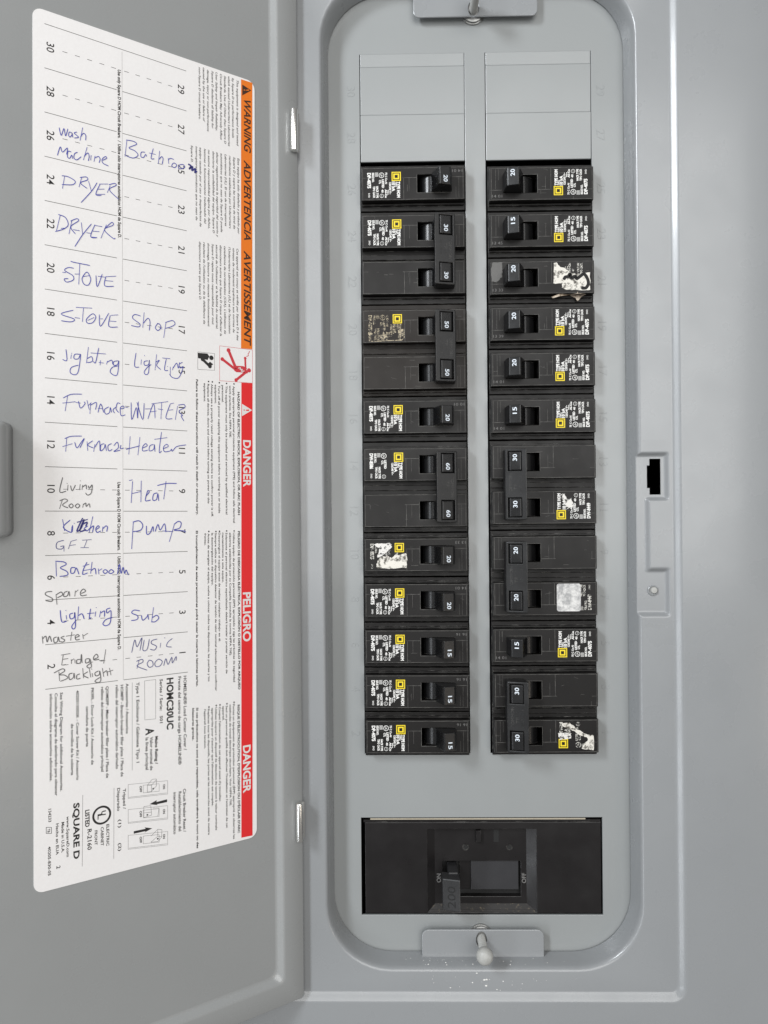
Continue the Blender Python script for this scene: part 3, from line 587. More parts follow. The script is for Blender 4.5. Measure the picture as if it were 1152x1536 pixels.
    ('Backlight', 'g', 0.38, "10.8,299.9 11.1,304.2|8.6,300.3 12.3,298.8 13.3,299.9 11.1,301.3 13.3,301.8 14.6,303.3 11.4,304.4|16.8,301.3 15.2,301.7 15.5,304.1 17.1,303.3 17.4,301.3 17.7,304|20,302 18.7,302.5 18.7,304.2 20.3,304|21.3,299.5 21.6,304.2|23.6,301.4 21.6,302.8 23.9,304.4|24.2,299.8 24.9,304.2|25.5,302.3 25.8,304.1|25.2,300.2 25.4,300.6|28.5,301.6 26.8,302.4 27.3,303.8 28.8,303.3 29,301.7 29.5,306.1 28.1,307 26.8,306.1 29.1,304.7|30.2,300.5 30.8,304.6|30.6,302.9 32.2,302 32.6,304.5|33.5,300.8 34.2,304.3|32.1,302.7 35.2,302"),
    ('MUSIC', 'g2', 0.34, "44,294.7 45.5,288.7 46.6,292.2 49,287.9 48,294.1|50.1,289.1 49.4,293.9 51.5,293.8 52.6,289|56.5,289.3 54,289.8 53.6,291.2 56.1,292.8 55.1,294.5 52.9,293.9|58.3,291.3 57.9,293.7|60.1,288.9 60.4,289.3|64.2,289.7 62,291.2 61.2,293.3 63.8,293.9"),
    ('ROOM', 'g2', 0.34, "47.6,298.6 46.5,302.6|46.2,299.1 49,298.4 49.3,299.8 46.5,301.3 51.5,303.9|52.5,299.1 51.5,300.8 52.5,302.6 54.3,302.1 54.1,300 52.5,299.1|56.8,299.2 55.3,300.8 55.8,302.6 57.9,302.5 59,300.5 57.6,299.3 56.8,299.2|59.7,302.7 60.8,299.3 61.9,302.3 63.8,298.9 64.1,301.8 66,298.8 66,300.9"),
]
LABEL_SHAPES = [
    ('orange_band', 'poly', 'orange', 0, [(102.03, 0.86), (108.55, 0.74), (108.07, 141.65), (101.57, 141.9)]),
    ('red_band', 'poly', 'red', 0, [(101.7, 159.83), (108.13, 159.57), (107.32, 396.77), (100.92, 396.48)]),
    ('warning_triangle', 'poly', 'brown', 0, [(102.73, 3.43), (102.71, 9.2), (107.9, 4.99)]),
    ('warning_mark', 'poly', 'orange', 0, [(104.61, 5.73), (106.62, 4.85), (106.62, 5.54), (104.61, 6.0)]),
    ('warning_mark', 'disc', 'orange', 0.34, [(103.86, 6.02)]),
    ('danger_triangle', 'poly', 'white', 0, [(101.97, 170.84), (101.95, 177.32), (107.81, 173.77)]),
    ('danger_mark', 'poly', 'red', 0, [(104.18, 173.79), (105.99, 173.53), (105.99, 174.36), (104.18, 174.3)]),
    ('danger_mark', 'disc', 'red', 0.35, [(103.2, 174.05)]),
    ('shock_pictogram', 'line', 'red2', 0.25, [(89.62, 142.04), (108.13, 141.98), (108.07, 159.47), (89.56, 159.97), (89.62, 142.04)]),
    ('shock_pictogram', 'line', 'red2', 2.2, [(94.52, 143.77), (98.38, 152.17)]),
    ('shock_pictogram', 'line', 'red2', 2.0, [(91.07, 148.75), (98.58, 153.41)]),
    ('shock_pictogram', 'line', 'red2', 1.9, [(104.59, 153.87), (98.7, 158.77)]),
    ('shock_pictogram', 'line', 'red2', 1.5, [(103.92, 146.81), (104.11, 152.2)]),
    ('shock_pictogram', 'poly', 'red2', 0, [(98.04, 151.38), (102.86, 151.06), (104.6, 151.96), (104.59, 154.38), (98.71, 154.66)]),
    ('shock_pictogram', 'disc', 'red2', 1.12, [(106.13, 152.95)]),
    ('shock_pictogram', 'line', 'red2', 0.5, [(106.38, 142.7), (106.09, 143.88), (105.53, 144.2), (105.81, 145.32), (104.62, 145.84)]),
    ('shock_pictogram_bolt', 'line', 'white', 0.6, [(99.96, 152.45), (101.34, 152.05), (100.92, 153.17), (102.3, 152.84), (101.61, 154.05), (103.41, 153.55)]),
    ('reading_pictogram', 'line', 'black', 0.2, [(77.78, 146.55), (86.81, 146.36), (86.78, 154.95), (77.75, 155.39), (77.78, 146.55)]),
    ('reading_pictogram', 'poly', 'black', 0, [(77.84, 147.03), (82.98, 146.81), (83.96, 148.12), (83.04, 150.08), (77.96, 149.72)]),
    ('reading_pictogram', 'disc', 'black', 1.19, [(85.08, 148.73)]),
    ('reading_pictogram', 'line', 'black', 2.0, [(80.36, 150.07), (84.28, 153.22)]),
    ('reading_pictogram', 'poly', 'black', 0, [(83.43, 151.71), (84.29, 150.75), (86.06, 151.92), (85.0, 152.9)]),
    ('rating_box', 'line', 'black', 0.18, [(50.25, 308.94), (55.73, 308.94), (55.68, 328.05), (50.34, 327.79), (50.25, 308.94)]),
    ('divider', 'line', 'black', 0.18, [(44.25, 309.07), (44.16, 350.88)]),
    ('divider', 'line', 'black', 0.18, [(35.53, 357.64), (35.34, 390.95)]),
    ('divider', 'line', 'black', 0.18, [(21.24, 357.99), (20.94, 390.85)]),
    ('listing_ring', 'ring', 'black', (4.37, 0.95), [(29.85, 369.16)]),
    ('code_box', 'line', 'black', 0.3, [(5.3, 369.26), (7.55, 369.78), (7.55, 372.53), (5.3, 372.01), (5.3, 369.26)]),
    ('switch_diagram', 'line', 'black', 0.16, [(42.22, 357.33), (61.6, 359.24), (61.58, 365.77), (42.21, 363.93), (42.22, 357.33)]),
    ('switch_diagram', 'line', 'black', 0.16, [(42.48, 363.46), (61.3, 365.17)]),
    ('switch_diagram', 'line', 'black', 0.16, [(49.46, 359.09), (57.34, 359.9), (57.33, 363.55), (49.45, 362.76), (49.46, 359.09)]),
    ('switch_diagram', 'line', 'black', 0.16, [(42.2, 369.22), (61.57, 371.48), (61.55, 378.01), (42.18, 375.82), (42.2, 369.22)]),
    ('switch_diagram', 'line', 'black', 0.16, [(42.45, 375.36), (61.27, 377.4)]),
    ('switch_diagram', 'line', 'black', 0.16, [(49.43, 371.11), (57.31, 372.07), (57.3, 375.71), (49.42, 374.78), (49.43, 371.11)]),
    ('switch_diagram', 'line', 'black', 0.16, [(42.17, 381.5), (61.53, 384.13), (61.52, 390.65), (42.16, 388.11), (42.17, 381.5)]),
    ('switch_diagram', 'line', 'black', 0.16, [(42.42, 387.64), (61.24, 390.04)]),
    ('switch_diagram', 'line', 'black', 0.16, [(49.4, 383.53), (57.28, 384.63), (57.27, 388.28), (49.39, 387.2), (49.4, 383.53)]),
    ('switch_diagram', 'line', 'black', 0.2, [(51.49, 359.49), (53.89, 357.07), (55.96, 357.33), (55.95, 360.71), (53.54, 362.92), (51.49, 362.84), (51.49, 359.49), (53.54, 359.89), (55.96, 357.67)]),
    ('switch_diagram', 'line', 'black', 0.2, [(53.54, 359.89), (53.54, 362.92)]),
    ('switch_diagram', 'line', 'black', 0.2, [(49.77, 369.38), (53.18, 369.7), (53.51, 374.34), (49.76, 374.72), (49.77, 369.38)]),
    ('switch_diagram', 'line', 'black', 0.2, [(49.76, 372.52), (53.51, 372.86)]),
    ('switch_diagram', 'line', 'black', 0.2, [(54.07, 371.1), (57.31, 371.66), (56.61, 375.56)]),
    ('switch_diagram', 'line', 'black', 0.2, [(53.14, 384.47), (56.59, 381.9), (58.67, 382.59), (58.45, 386.26), (56.58, 387.84), (53.14, 387.36), (56.58, 385.28), (58.32, 385.89)]),
    ('switch_diagram', 'line', 'black', 0.2, [(56.59, 382.11), (56.58, 385.28)]),
    ('switch_diagram', 'disc', 'black', 0.41, [(54.36, 361.74)]),
    ('switch_diagram', 'disc', 'black', 0.41, [(51.46, 373.76)]),
    ('switch_diagram', 'disc', 'black', 0.42, [(56.58, 386.49)]),
    ('reset_arrow', 'poly', 'black', 0, [(52.5, 368.88), (56.14, 367.63), (55.93, 368.53), (61.29, 368.3), (61.29, 369.66), (56.14, 369.65), (56.62, 370.16)]),
    ('reset_arrow', 'poly', 'black', 0, [(53.84, 380.8), (50.09, 379.48), (50.63, 380.27), (44.84, 380.14), (44.83, 381.33), (50.63, 381.41), (50.08, 381.95)]),
]
# ------------------------------------------------------------------ cover (pressed steel trim round the opening)
def P3(x, y, z):
    return (x, y, z + ZUP)

OPEN = (-83.0, 83.0, -444.8, 94.0, 33.0)           # opening of the cover: x0, x1, z0, z1, corner radius
def loop(x0, x1, z0, z1, r, zsplit, n=10):
    """Rounded rectangle with extra points on the right-hand side at the given heights."""
    pts = []
    for cx, cz, a0 in ((x1 - r, z1 - r, 0), (x0 + r, z1 - r, 90), (x0 + r, z0 + r, 180), (x1 - r, z0 + r, 270)):
        for k in range(n + 1):
            a = math.radians(a0 + 90 * k / n)
            pts.append((cx + r * math.cos(a), cz + r * math.sin(a)))
    pts += [(x1, z) for z in zsplit]               # going up the right-hand side
    return pts

PZ0, PZ1 = -262.0, -160.0                           # stretch of the right seat with the latch pockets
WALL = [(0.35, -0.75), (0.0, -0.95), (0.5, -4.0), (1.3, -9.0), (1.8, -11.4), (2.5, -12.9), (3.3, -13.7), (4.3, -14.0)]
stations = []                                       # (x0, x1, z0, z1, r, y)
for d, y in WALL:
    stations.append((OPEN[0] - d, OPEN[1] + d, OPEN[2] - d, OPEN[3] + d, OPEN[4] + d * 0.7, y))
SX0, SX1, SZ0, SZ1 = -108.0, 103.4, -458.9, 110.0   # foot of the outer step
for d, y in ((0.0, -14.0), (0.7, -14.06), (1.3, -14.32), (2.2, -14.88), (3.2, -15.50), (4.2, -16.10), (4.8, -16.38), (5.7, -16.46)):
    stations.append((SX0 - d, SX1 + d, SZ0 - d, SZ1 + d, 3.0 + d, y))
stations.append((-176.0, 176.0, -536.0, 176.0, 5.0, -16.46))
stations.append((-178.6, 178.6, -538.6, 178.6, 7.0, -15.9))
stations.append((-180.0, 180.0, -540.0, 180.0, 8.0, -14.2))
stations.append((-180.0, 180.0, -540.0, 180.0, 8.0, 4.0))
mb = MB()
loops = [[(x, s[5], z) for x, z in loop(*s[:5], (PZ0, PZ1))] for s in stations]
NL = len(loops[0])
PA, PB = 3, 8                                       # the pocket patch lies between these stations
for i in range(len(loops) - 1):
    b = len(mb.v)
    mb.v += loops[i] + loops[i + 1]
    for k in range(NL):
        j = (k + 1) % NL
        if k == NL - 2 and PA <= i < PB:
            continue
        mb.f.append((b + k, b + NL + k, b + NL + j, b + j))
# weld the strips
def weld(mb, eps=4):
    seen, rep, vs = {}, [], []
    for v in mb.v:
        key = tuple(round(c, eps) for c in v)
        if key not in seen:
            seen[key] = len(vs); vs.append(v)
        rep.append(seen[key])
    mb.v = vs
    mb.f = [tuple(rep[i] for i in f) for f in mb.f]
weld(mb)
# latch pockets in the right-hand seat: a fine grid that follows the pressed shape
prof = [(s[1], s[5]) for s in stations[PA:PB + 1]]
xs = []
for (xa, _), (xb, _) in zip(prof, prof[1:]):
    n = max(1, int(math.ceil((xb - xa) / 0.45)))
    xs += [xa + (xb - xa) * k / n for k in range(n)]
xs.append(prof[-1][0])
def prof_y(x):
    for (xa, ya), (xb, yb) in zip(prof, prof[1:]):
        if x <= xb:
            return ya + (yb - ya) * (x - xa) / (xb - xa)
    return prof[-1][1]
def ss(a, b, x):
    t = max(0.0, min(1.0, (x - a) / (b - a)))
    return t * t * (3 - 2 * t)
def pocket(x, z):
    band = ss(-256.2, -253.6, z) * (1 - ss(-168.8, -166.4, z)) * (1 - ss(99.8, 102.4, x))
    island = ss(-232.0, -229.4, z) * (1 - ss(-193.2, -190.8, z)) * ss(89.2, 92.0, x)
    return band * (1 - island)
SLOT = [(90.8, 98.2, -173.6, -186.0), (92.2, 98.2, -170.0, -189.6)]
zs = sorted(set([PZ0 + (PZ1 - PZ0) * k / 200 for k in range(201)] + [-170.0, -173.6, -186.0, -189.6]))
xs = sorted(set(xs + [90.8, 92.2, 98.2]))
b = len(mb.v)
for z in zs:
    for x in xs:
        y0 = prof_y(x)
        y = max(y0, -14.0 + 2.4 * pocket(x, z)) if x > 85.0 else y0
        mb.v.append((x, y, z))
nx = len(xs)
for i in range(len(zs) - 1):
    for k in range(nx - 1):
        cx, cz = (xs[k] + xs[k + 1]) / 2, (zs[i] + zs[i + 1]) / 2
        if any(a < cx < c and lo < cz < hi for a, c, hi, lo in SLOT):
            continue
        mb.f.append((b + i * nx + k, b + i * nx + k + 1, b + (i + 1) * nx + k + 1, b + (i + 1) * nx + k))
weld(mb, 3)
cover = empty('panel_cover', P3(0, 0, -462.0))
tag(cover, 'grey enamelled steel cover with a long rounded opening and pressed latch pockets', 'panel cover')
def off(mb, o):
    mb.v = [(x - o[0], y - o[1], z - o[2]) for x, y, z in mb.v]
    return mb
o = off(mb, (0, 0, -462.0)).build('trim', PAINT, cover, 40)
bm = bmesh.new(); bm.from_mesh(o.data); bmesh.ops.recalc_face_normals(bm, faces=bm.faces); bm.to_mesh(o.data); bm.free()
for up in (False, True):                            # two bent tabs that the plate screws pass through
    if up:
        out = rrect(-34.6, 34.6, 78.4, 96.5, 3.2); hz = 82.9
    else:
        out = rrect(-34.0, 33.6, -447.0, -430.6, 3.6); hz = -436.1
        out = [(x, z if z > -440 else -447.0) for x, z in out]
    hole = [(-1.0 + 2.9 * math.cos(a) , hz + (4.4 if abs(math.sin(a)) > 0 else 0) * math.sin(a)) for a in [2 * math.pi * k / 28 for k in range(28)]]
    m2 = MB().add(*sheet([out, hole], -5.2, -4.0, 0.35))
    off(m2, (0, 0, -462.0)).build('screw_tab', PAINT, cover, 16)
m2 = MB().add(*lathe([(2.9, -11.2), (2.9, -12.2), (2.5, -12.5), (2.2, -12.2), (2.2, -10.0)], 20, 'y', (93.4, 0, -242.0)))
off(m2, (0, 0, -462.0)).build('rivet_collar', PAINT, cover, 40)
m2 = MB().add(*lathe([(1.9, -10.0), (1.9, -12.6), (1.5, -13.1), (0.4, -13.2)], 16, 'y', (93.9, 0, -241.8)))
off(m2, (0, 0, -462.0)).build('rivet', SCREWM, cover, 40)

# the steel box behind the cover, coloured black so the gaps look shaded
mb = MB()
bx0, bx1, by0, by1, bz0, bz1 = -176.0, 176.0, 4.0, 92.0, -536.0, 176.0
mb.add([(bx0, by0, bz0), (bx1, by0, bz0), (bx1, by0, bz1), (bx0, by0, bz1), (bx0, by1, bz0), (bx1, by1, bz0), (bx1, by1, bz1), (bx0, by1, bz1)],
       [(4, 5, 6, 7), (0, 1, 5, 4), (1, 2, 6, 5), (2, 3, 7, 6), (3, 0, 4, 7)])
o = off(mb, (0, 0, bz0)).build('enclosure_box', INSIDE, None, 0, P3(0, 0, bz0))
tag(o, 'steel enclosure box behind the grey cover and breakers, blackened to look shaded', 'enclosure')

# ------------------------------------------------------------------ breaker plate (dead front)
plate = empty('breaker_plate', P3(0, 0, -450.0))
tag(plate, 'flat grey steel plate with breaker openings, blank strips and embossed numbers', 'plate')
PO = (0, 0, -450.0)
LX0, LX1, RX0, RX1 = -65.2, -5.9, 5.6, 65.2
def rect(x0, x1, z0, z1):
    return [(x0, z0), (x1, z0), (x1, z1), (x0, z1)]
rim = rrect(-90, 90, -452, 100, 36)
holes = [rect(LX0, LX1, -334.0, 61.0), rect(RX0, RX1, -334.0, 61.0), rect(-67.7, 67.8, -424.9, -370.2)]
off(MB().add(*sheet([rim] + [h[::-1] for h in holes], 0.0, 1.5, 0.25)), PO).build('plate_sheet', PLATE, plate, 10)
for xa, xb in ((LX0, LX1), (RX0, RX1)):
    for zt, zb, dt, db in ((61.2, 53.92, 0.02, 0.40), (53.68, 26.82, -0.22, 0.45), (26.58, 0.3, -0.22, 0.45)):
        vs, fs = box(xa + 0.36, xb - 0.2, 0.0, 1.4, zb, zt, 0.3, 2)
        h = zt - zb
        m2 = MB().add(vs, fs, lambda p: (p[0], p[1] + dt + (db - dt) * (zt - p[2]) / h, p[2]))
        off(m2, PO).build('blank_filler', PLATE, plate, 10)

LEFT_Z = {26: -15.38, 24: -41.75, 22: -67.6, 20: -94.6, 18: -120.6, 16: -145.2, 14: -171.6, 12: -197.2, 10: -221.8, 8: -246.98, 6: -272.7, 4: -297.6, 2: -322.79}
RIGHT_Z = {25: -16.4, 23: -42.3, 21: -68.39, 19: -94.2, 17: -119.4, 15: -145.4, 13: -170.7, 11: -196.0, 9: -221.1, 7: -246.6, 5: -272.4, 3: -297.2, 1: -322.6}
for x, zmap, extra in ((-70.2, LEFT_Z, ((30, 40.2), (28, 14.0))), (70.4, RIGHT_Z, ((29, 38.5), (27, 13.4)))):
    for num, z in list(extra) + list(zmap.items()):
        m2 = MB()
        lettering(m2, str(num), (x, z), (0, -1), (1, 0), None, 4.6, -0.01, extrude=0.004, bevel=0.014, bold=-0.014, res=4)
        off(m2, PO).build('embossed_number', PLATE, plate, 30)

# ------------------------------------------------------------------ plate screws
def plate_screw(z, label):
    org = (-1.0, 0.0, z)
    s = empty('plate_screw', P3(*org))
    tag(s, label, 'screw')
    MB().add(*lathe([(0.6, -25.6), (2.4, -25.2), (3.8, -24.2), (4.5, -22.6), (4.6, -20.8), (4.1, -19.6), (2.4, -19.0)], 28)).build('head', SCREWM, s, 60)
    prof = [(2.0, 1.5)]
    y = 1.0
    while y > -19.2:                                # shallow thread
        prof += [(2.35, y), (2.1, y - 0.35)]
        y -= 0.7
    MB().add(*lathe(prof + [(2.3, -19.4)], 20)).build('shank', SCREWM, s, 60)
    MB().add(*lathe([(2.4, -0.2), (6.4, -0.2), (6.6, -0.6), (6.4, -1.1), (5.3, -1.3), (5.3, -1.9), (6.0, -2.1), (6.0, -2.8), (4.4, -3.2), (2.4, -3.2)], 28)).build('retaining_washer', WASHER, s, 30)
plate_screw(-436.1, 'long grey plate screw in the tab below the main breaker')
plate_screw(82.9, 'long grey plate screw in the tab above the blank filler strips')

# ------------------------------------------------------------------ branch breakers
# Local frame of a breaker: x from the outer end of its column opening towards the middle strip, z up, y = 0 at the plate.
SX = (32.0, 50.6)                                   # handle slot
SH = 4.95
FY = -7.0                                           # front of the raised face
def case_mesh(poles, half, top, bot, x_end=58.4):
    """poles: face centres; half: half height of each face; top/bot: extents of the low shoulder."""
    mb = MB()
    for i, zc in enumerate(poles):
        slot = rect(SX[0], SX[1], zc - SH, zc + SH)
        face = [(0.9, zc - half), (x_end, zc - half), (x_end, zc + half), (0.9, zc + half)]
        mb.add(*sheet([face, slot[::-1]], FY, 0.2, 0.32))
    slots = [rect(SX[0] - 0.1, SX[1] + 0.1, zc - SH - 0.1, zc + SH + 0.1)[::-1] for zc in poles]
    mb.add(*sheet([[(0.45, bot), (58.75, bot), (58.75, top), (0.45, top)]] + slots, -0.9, 9.0, 0.25))
    if len(poles) == 2:                             # ridge between the two poles
        zm = sum(poles) / 2
        mb.add(*box(0.7, 58.5, -1.9, -0.5, zm - 1.5, zm + 1.5, 0.3, 1))
    # step rib along the shoulders
    mb.add(*box(1.0, 58.2, -2.6, -0.5, poles[0] + half + 0.2, poles[0] + half + 1.3, 0.2, 1))
    mb.add(*box(1.0, 58.2, -2.6, -0.5, poles[-1] - half - 1.3, poles[-1] - half - 0.2, 0.2, 1))
    return mb

def handle_mesh(zc, tied=False):
    mb = MB()
    # drum that fills the slot
    cx, cy, r = 40.4, 1.4, 8.6
    cy, r = 2.2, 7.9
    arc = [(cx + r * math.sin(math.radians(a)), cy - r * math.cos(math.radians(a))) for a in range(-58, 64, 4)]
    mb.add(*prism(arc + [(cx + 7, 4), (cx - 7, 4)], zc - 4.6, zc + 4.6, 'z'))
    yt = -17.3 if tied else -18.0
    lever = [(39.2, -5.0), (40.0, -9.0), (43.1, yt + 0.8), (44.0, yt - 0.5), (49.7, yt + 1.2), (50.4, yt + 2.2), (51.0, -9.0), (51.2, -5.0)]
    mb.add(*prism(lever, zc - 4.95, zc + 4.95, 'z', 0.35, 2))
    return mb

def score_lines(zc, half, seed):
    mb = MB()
    rnd = random.Random(seed)
    y = FY - 0.02
    straight_line([(23.6, zc + 3.3), (31.8, zc + 3.3)], 0.22, y, mb)
    straight_line([(24.4, zc + 3.2), (24.4, zc - half + 0.5)], 0.2, y, mb)
    straight_line([(27.4, zc + 3.1), (27.4, zc - 4)], 0.12, y, mb)
    straight_line([(51.4, zc + 3.4), (57.9, zc + 3.4)], 0.2, y, mb)
    straight_line([(1.4, zc + 3.4), (4.2, zc + 3.4)], 0.14, y, mb)
    straight_line([(57.4, zc + half - 0.7), (57.4, zc - half + 0.7)], 0.22, y, mb)
    straight_line([(55.0, zc + 2.8), (55.0, zc - half + 0.9)], 0.14, y, mb)
    straight_line([(53.4, zc - 2.2), (53.4, zc - half + 0.9)], 0.12, y, mb)
    straight_line([(31.6, zc - SH - 0.25), (50.9, zc - SH - 0.25)], 0.2, y, mb)
    straight_line([(31.7, zc + SH), (31.7, zc - SH)], 0.2, y, mb)
    straight_line([(1.6, zc + half - 0.5), (1.6, zc - half + 0.5)], 0.16, y, mb)
    for s in (-1, 1):
        straight_line([(1.4, zc + s * (half - 0.42)), (57.8, zc + s * (half - 0.42))], 0.2, y, mb)
    for _ in range(9):                              # odd scratches
        x = rnd.uniform(2, 56); z = zc + rnd.uniform(-half + 1, half - 1)
        if SX[0] - 1 < x < SX[1] + 2:
            continue
        l = rnd.uniform(0.8, 4.0); a = rnd.choice([0, 0, 90, 12, -20])
        c, s = math.cos(math.radians(a)), math.sin(math.radians(a))
        x2 = min(58, x + l * c)
        straight_line([(x, z), (x2, max(zc - half + 0.5, min(zc + half - 0.5, z + l * s)))], rnd.uniform(0.08, 0.16), y - 0.005, mb)
    return mb

DOWN, RIGHTWARD = (0, -1), (1, 0)
PRINT = [(21.5, 1.2, -7.7, 1.35, 'TYPE HOM', 0.02), (20.0, 1.2, -1.7, 1.05, 'TIPO', 0.0), (18.7, 1.2, -4.2, 1.35, '10 kA', 0.02),
         (16.9, 0.9, -5.8, 0.95, '120/240 V~', 0.01), (14.7, 6.4, 0.0, 0.85, '75 C Cu-Al', 0.01), (15.7, -3.2, -6.0, 0.7, 'Wire', 0.0), (14.5, -3.0, -7.7, 0.85, 'Al-Cu', 0.02),
         (12.9, 2.6, -2.3, 0.95, 'LISTED', 0.02), (11.3, 2.3, 0.1, 0.9, 'CTL', 0.02), (12.6, -3.0, -4.8, 0.9, '40', 0.01),
         (7.4, 6.3, 1.0, 0.95, 'ISSUE NO.', 0.015), (9.7, -1.2, -7.7, 0.95, 'HACR TYPE', 0.015), (7.9, -1.2, -7.7, 0.95, 'TIPO CACR', 0.015)]
def label_print(zc, model, parent, ink, dropped=()):
    y = FY - 0.03
    mb = MB()
    for i, (x, z0, z1, cap, s, bold) in enumerate(PRINT):
        if i in dropped:
            continue
        lettering(mb, s, (x, zc + z0), DOWN, RIGHTWARD, z0 - z1, cap * 1.2, y, bold=bold + 0.03)
    if 'model' not in dropped:
        lettering(mb, model, (5.2, zc + 6.3), DOWN, RIGHTWARD, 8.6, 1.85, y, bold=0.045)
        lettering(mb, 'SWD', (5.1, zc - 5.0), DOWN, RIGHTWARD, 2.5, 0.95, y, bold=0.015)
    if 'ul' not in dropped:
        for r0, r1, cz in ((1.5, 1.22, 4.9), (1.1, 0.92, -6.6)):
            n = 24
            a, c = circle(12.1, zc + cz, r0, n), circle(12.1, zc + cz, r1, n)
            mb.add([(p[0], y, p[1]) for p in a + c], [(k, (k + 1) % n, n + (k + 1) % n, n + k) for k in range(n)])
        lettering(mb, 'UL', (12.1, zc + 4.9), (0.5, -0.866), (0.866, 0.5), None, 1.0, y, bold=0.02)
        straight_line([(12.1, zc - 5.8), (12.1, zc - 7.4)], 0.2, y, mb)
    t = mb.build('printed_label', ink, parent, 0)
    m2 = MB()
    for z in (6.3, 5.9, 5.5, 5.1, 4.7, 4.3):
        straight_line([(8.4, zc + z), (10.3, zc + z)], 0.24, y, m2)
    m2.build('bar_mark', ink, t, 0)
    return t

def logo(zc, parent):
    """Small emblem: a square ring round a smaller D-shaped ring."""
    y = FY - 0.04
    mb = MB()
    cx, cz = 20.3, zc + 4.1
    def ring(a, b, y):
        o = [(cx - a, cz - a), (cx + a, cz - a), (cx + a, cz + a), (cx - a, cz + a)]
        i = [(cx - b, cz - b), (cx + b, cz - b), (cx + b, cz + b), (cx - b, cz + b)]
        mb.add([(p[0], y, p[1]) for p in o + i], [(k, (k + 1) % 4, 4 + (k + 1) % 4, 4 + k) for k in range(4)])
    ring(2.55, 2.05, y)
    ring(1.62, 0.86, y)
    straight_line([(cx + 0.1, cz + 1.62), (cx + 0.1, cz + 0.8)], 0.01, y - 0.01, mb)
    return mb.build('yellow_emblem', YELLOW, parent, 0)

def rating(zc, amps, parent, yt):
    mb = MB()
    lettering(mb, str(amps), (47.1, zc), DOWN, RIGHTWARD, 3.7, 2.15, yt - 0.03, bold=0.016, res=4)
    mb.v = [(x, y - 0.5 + (x - 44.0) * 0.2982, z) for x, y, z in mb.v]
    return mb.build('rating_number', RATING, parent, 0)

def patch(poly, y, thick=0.06):
    return prism(poly, y, y - thick, 'y')

def rough_edge(poly, seed, amp=0.35, sub=4):
    rnd = random.Random(seed); out = []
    n = len(poly)
    for i in range(n):
        a, b = poly[i], poly[(i + 1) % n]
        for k in range(sub):
            t = k / sub
            out.append((a[0] + (b[0] - a[0]) * t + rnd.uniform(-amp, amp), a[1] + (b[1] - a[1]) * t + rnd.uniform(-amp, amp)))
    return out

GROUP = 'branch circuit breakers in the two columns'
def breaker(side, nums, amps, model, code, label, ink=None, dropped=(), seams=None, extra=None, no_logo=False):
    zmap = LEFT_Z if side == 'L' else RIGHT_Z
    zw = [zmap[n] for n in nums]
    zc = sum(zw) / len(zw)
    root = empty('circuit_breaker', P3(LX0 if side == 'L' else RX1, 0, zc))
    if side == 'R':
        root.rotation_euler = (0, math.pi, 0)
    seat = random.Random(nums[0] * 13)                # breakers never seat quite alike
    root.rotation_euler.y += math.radians(seat.uniform(-0.22, 0.22))
    root.location.y = seat.uniform(-0.15, 0.25) * MM
    tag(root, label, 'circuit breaker', GROUP)
    sgn = 1 if side == 'L' else -1
    poles = sorted([(z - zc) * sgn for z in zw], reverse=True)
    top, bot = (seams[0] - zc) * sgn, (seams[1] - zc) * sgn
    if top < bot:
        top, bot = bot, top
    half = 9.15
    case = case_mesh(poles, half, top - 0.3, bot + 0.3).build('case', DUSTY if nums[0] == 20 else BLACK, root, 10)
    for k, z in enumerate(poles):
        score_lines(z, half, nums[0] * 7 + k).build('moulding_line', SCORE, case, 0)
    tied = len(poles) == 2
    for z in poles:
        hd = handle_mesh(z, tied).build('handle', HANDLE, root, 10)
        rating(z, amps, hd, -17.3 if tied else -18.0)
    if tied:
        zm = sum(poles) / 2
        L = (poles[0] - poles[1]) / 2
        wins = [rect(43.5, 50.75, z - 5.3, z + 5.3)[::-1] for z in poles]
        tie = MB().add(*sheet([rrect(40.9, 52.1, zm - L - 6.6, zm + L + 6.6, 0.7, 2)] + wins, -17.0, -8.2, 0.4), lambda p: (p[0], p[1] + (p[0] - 45.0) * 0.28, p[2])).build('handle_tie', TIE, root, 10)
        m2 = MB()
        for x, s, l in ((49.4, 'COMMON', 11.5), (46.8, 'TRIP', 6.5), (44.2, 'HANDLE', 10.0)):
            lettering(m2, s, (x, zm + l / 2), DOWN, RIGHTWARD, l, 1.75, -16.98, extrude=0.05, bold=-0.01, res=2)
        m2.v = [(x, y + (x - 45.0) * 0.28, z) for x, y, z in m2.v]
        m2.build('raised_lettering', TIE, tie, 0)
    if ink is not None:
        z = poles[0]
        pr = label_print(z, model, root, ink, dropped)
        if not no_logo:
            logo(z, pr)
    if code:
        m2 = MB()
        lettering(m2, code, (57.0, poles[0] + 6.7), (-1, 0), (0, -1), 5.6, 1.55, FY - 0.03, bold=-0.005)
        m2.build('date_code', DIMINK, root, 0)
    if extra:
        extra(root, poles)
    return root

def seams_for(zmap, groups):
    order = [g for g in groups]
    out = {}
    for i, g in enumerate(order):
        t = zmap[g[0]] + 12.9 if i == 0 else (zmap[order[i - 1][-1]] + zmap[g[0]]) / 2
        b = zmap[g[-1]] - 12.2 if i == len(order) - 1 else (zmap[g[-1]] + zmap[order[i + 1][0]]) / 2
        out[g] = (t, b)
    return out
LG = [(26,), (24, 22), (20, 18), (16,), (14, 12), (10,), (8,), (6,), (4,), (2,)]
RG = [(25,), (23,), (21,), (19,), (17,), (15,), (13, 11), (9, 7), (5,), (3, 1)]
LS, RS = seams_for(LEFT_Z, LG), seams_for(RIGHT_Z, RG)

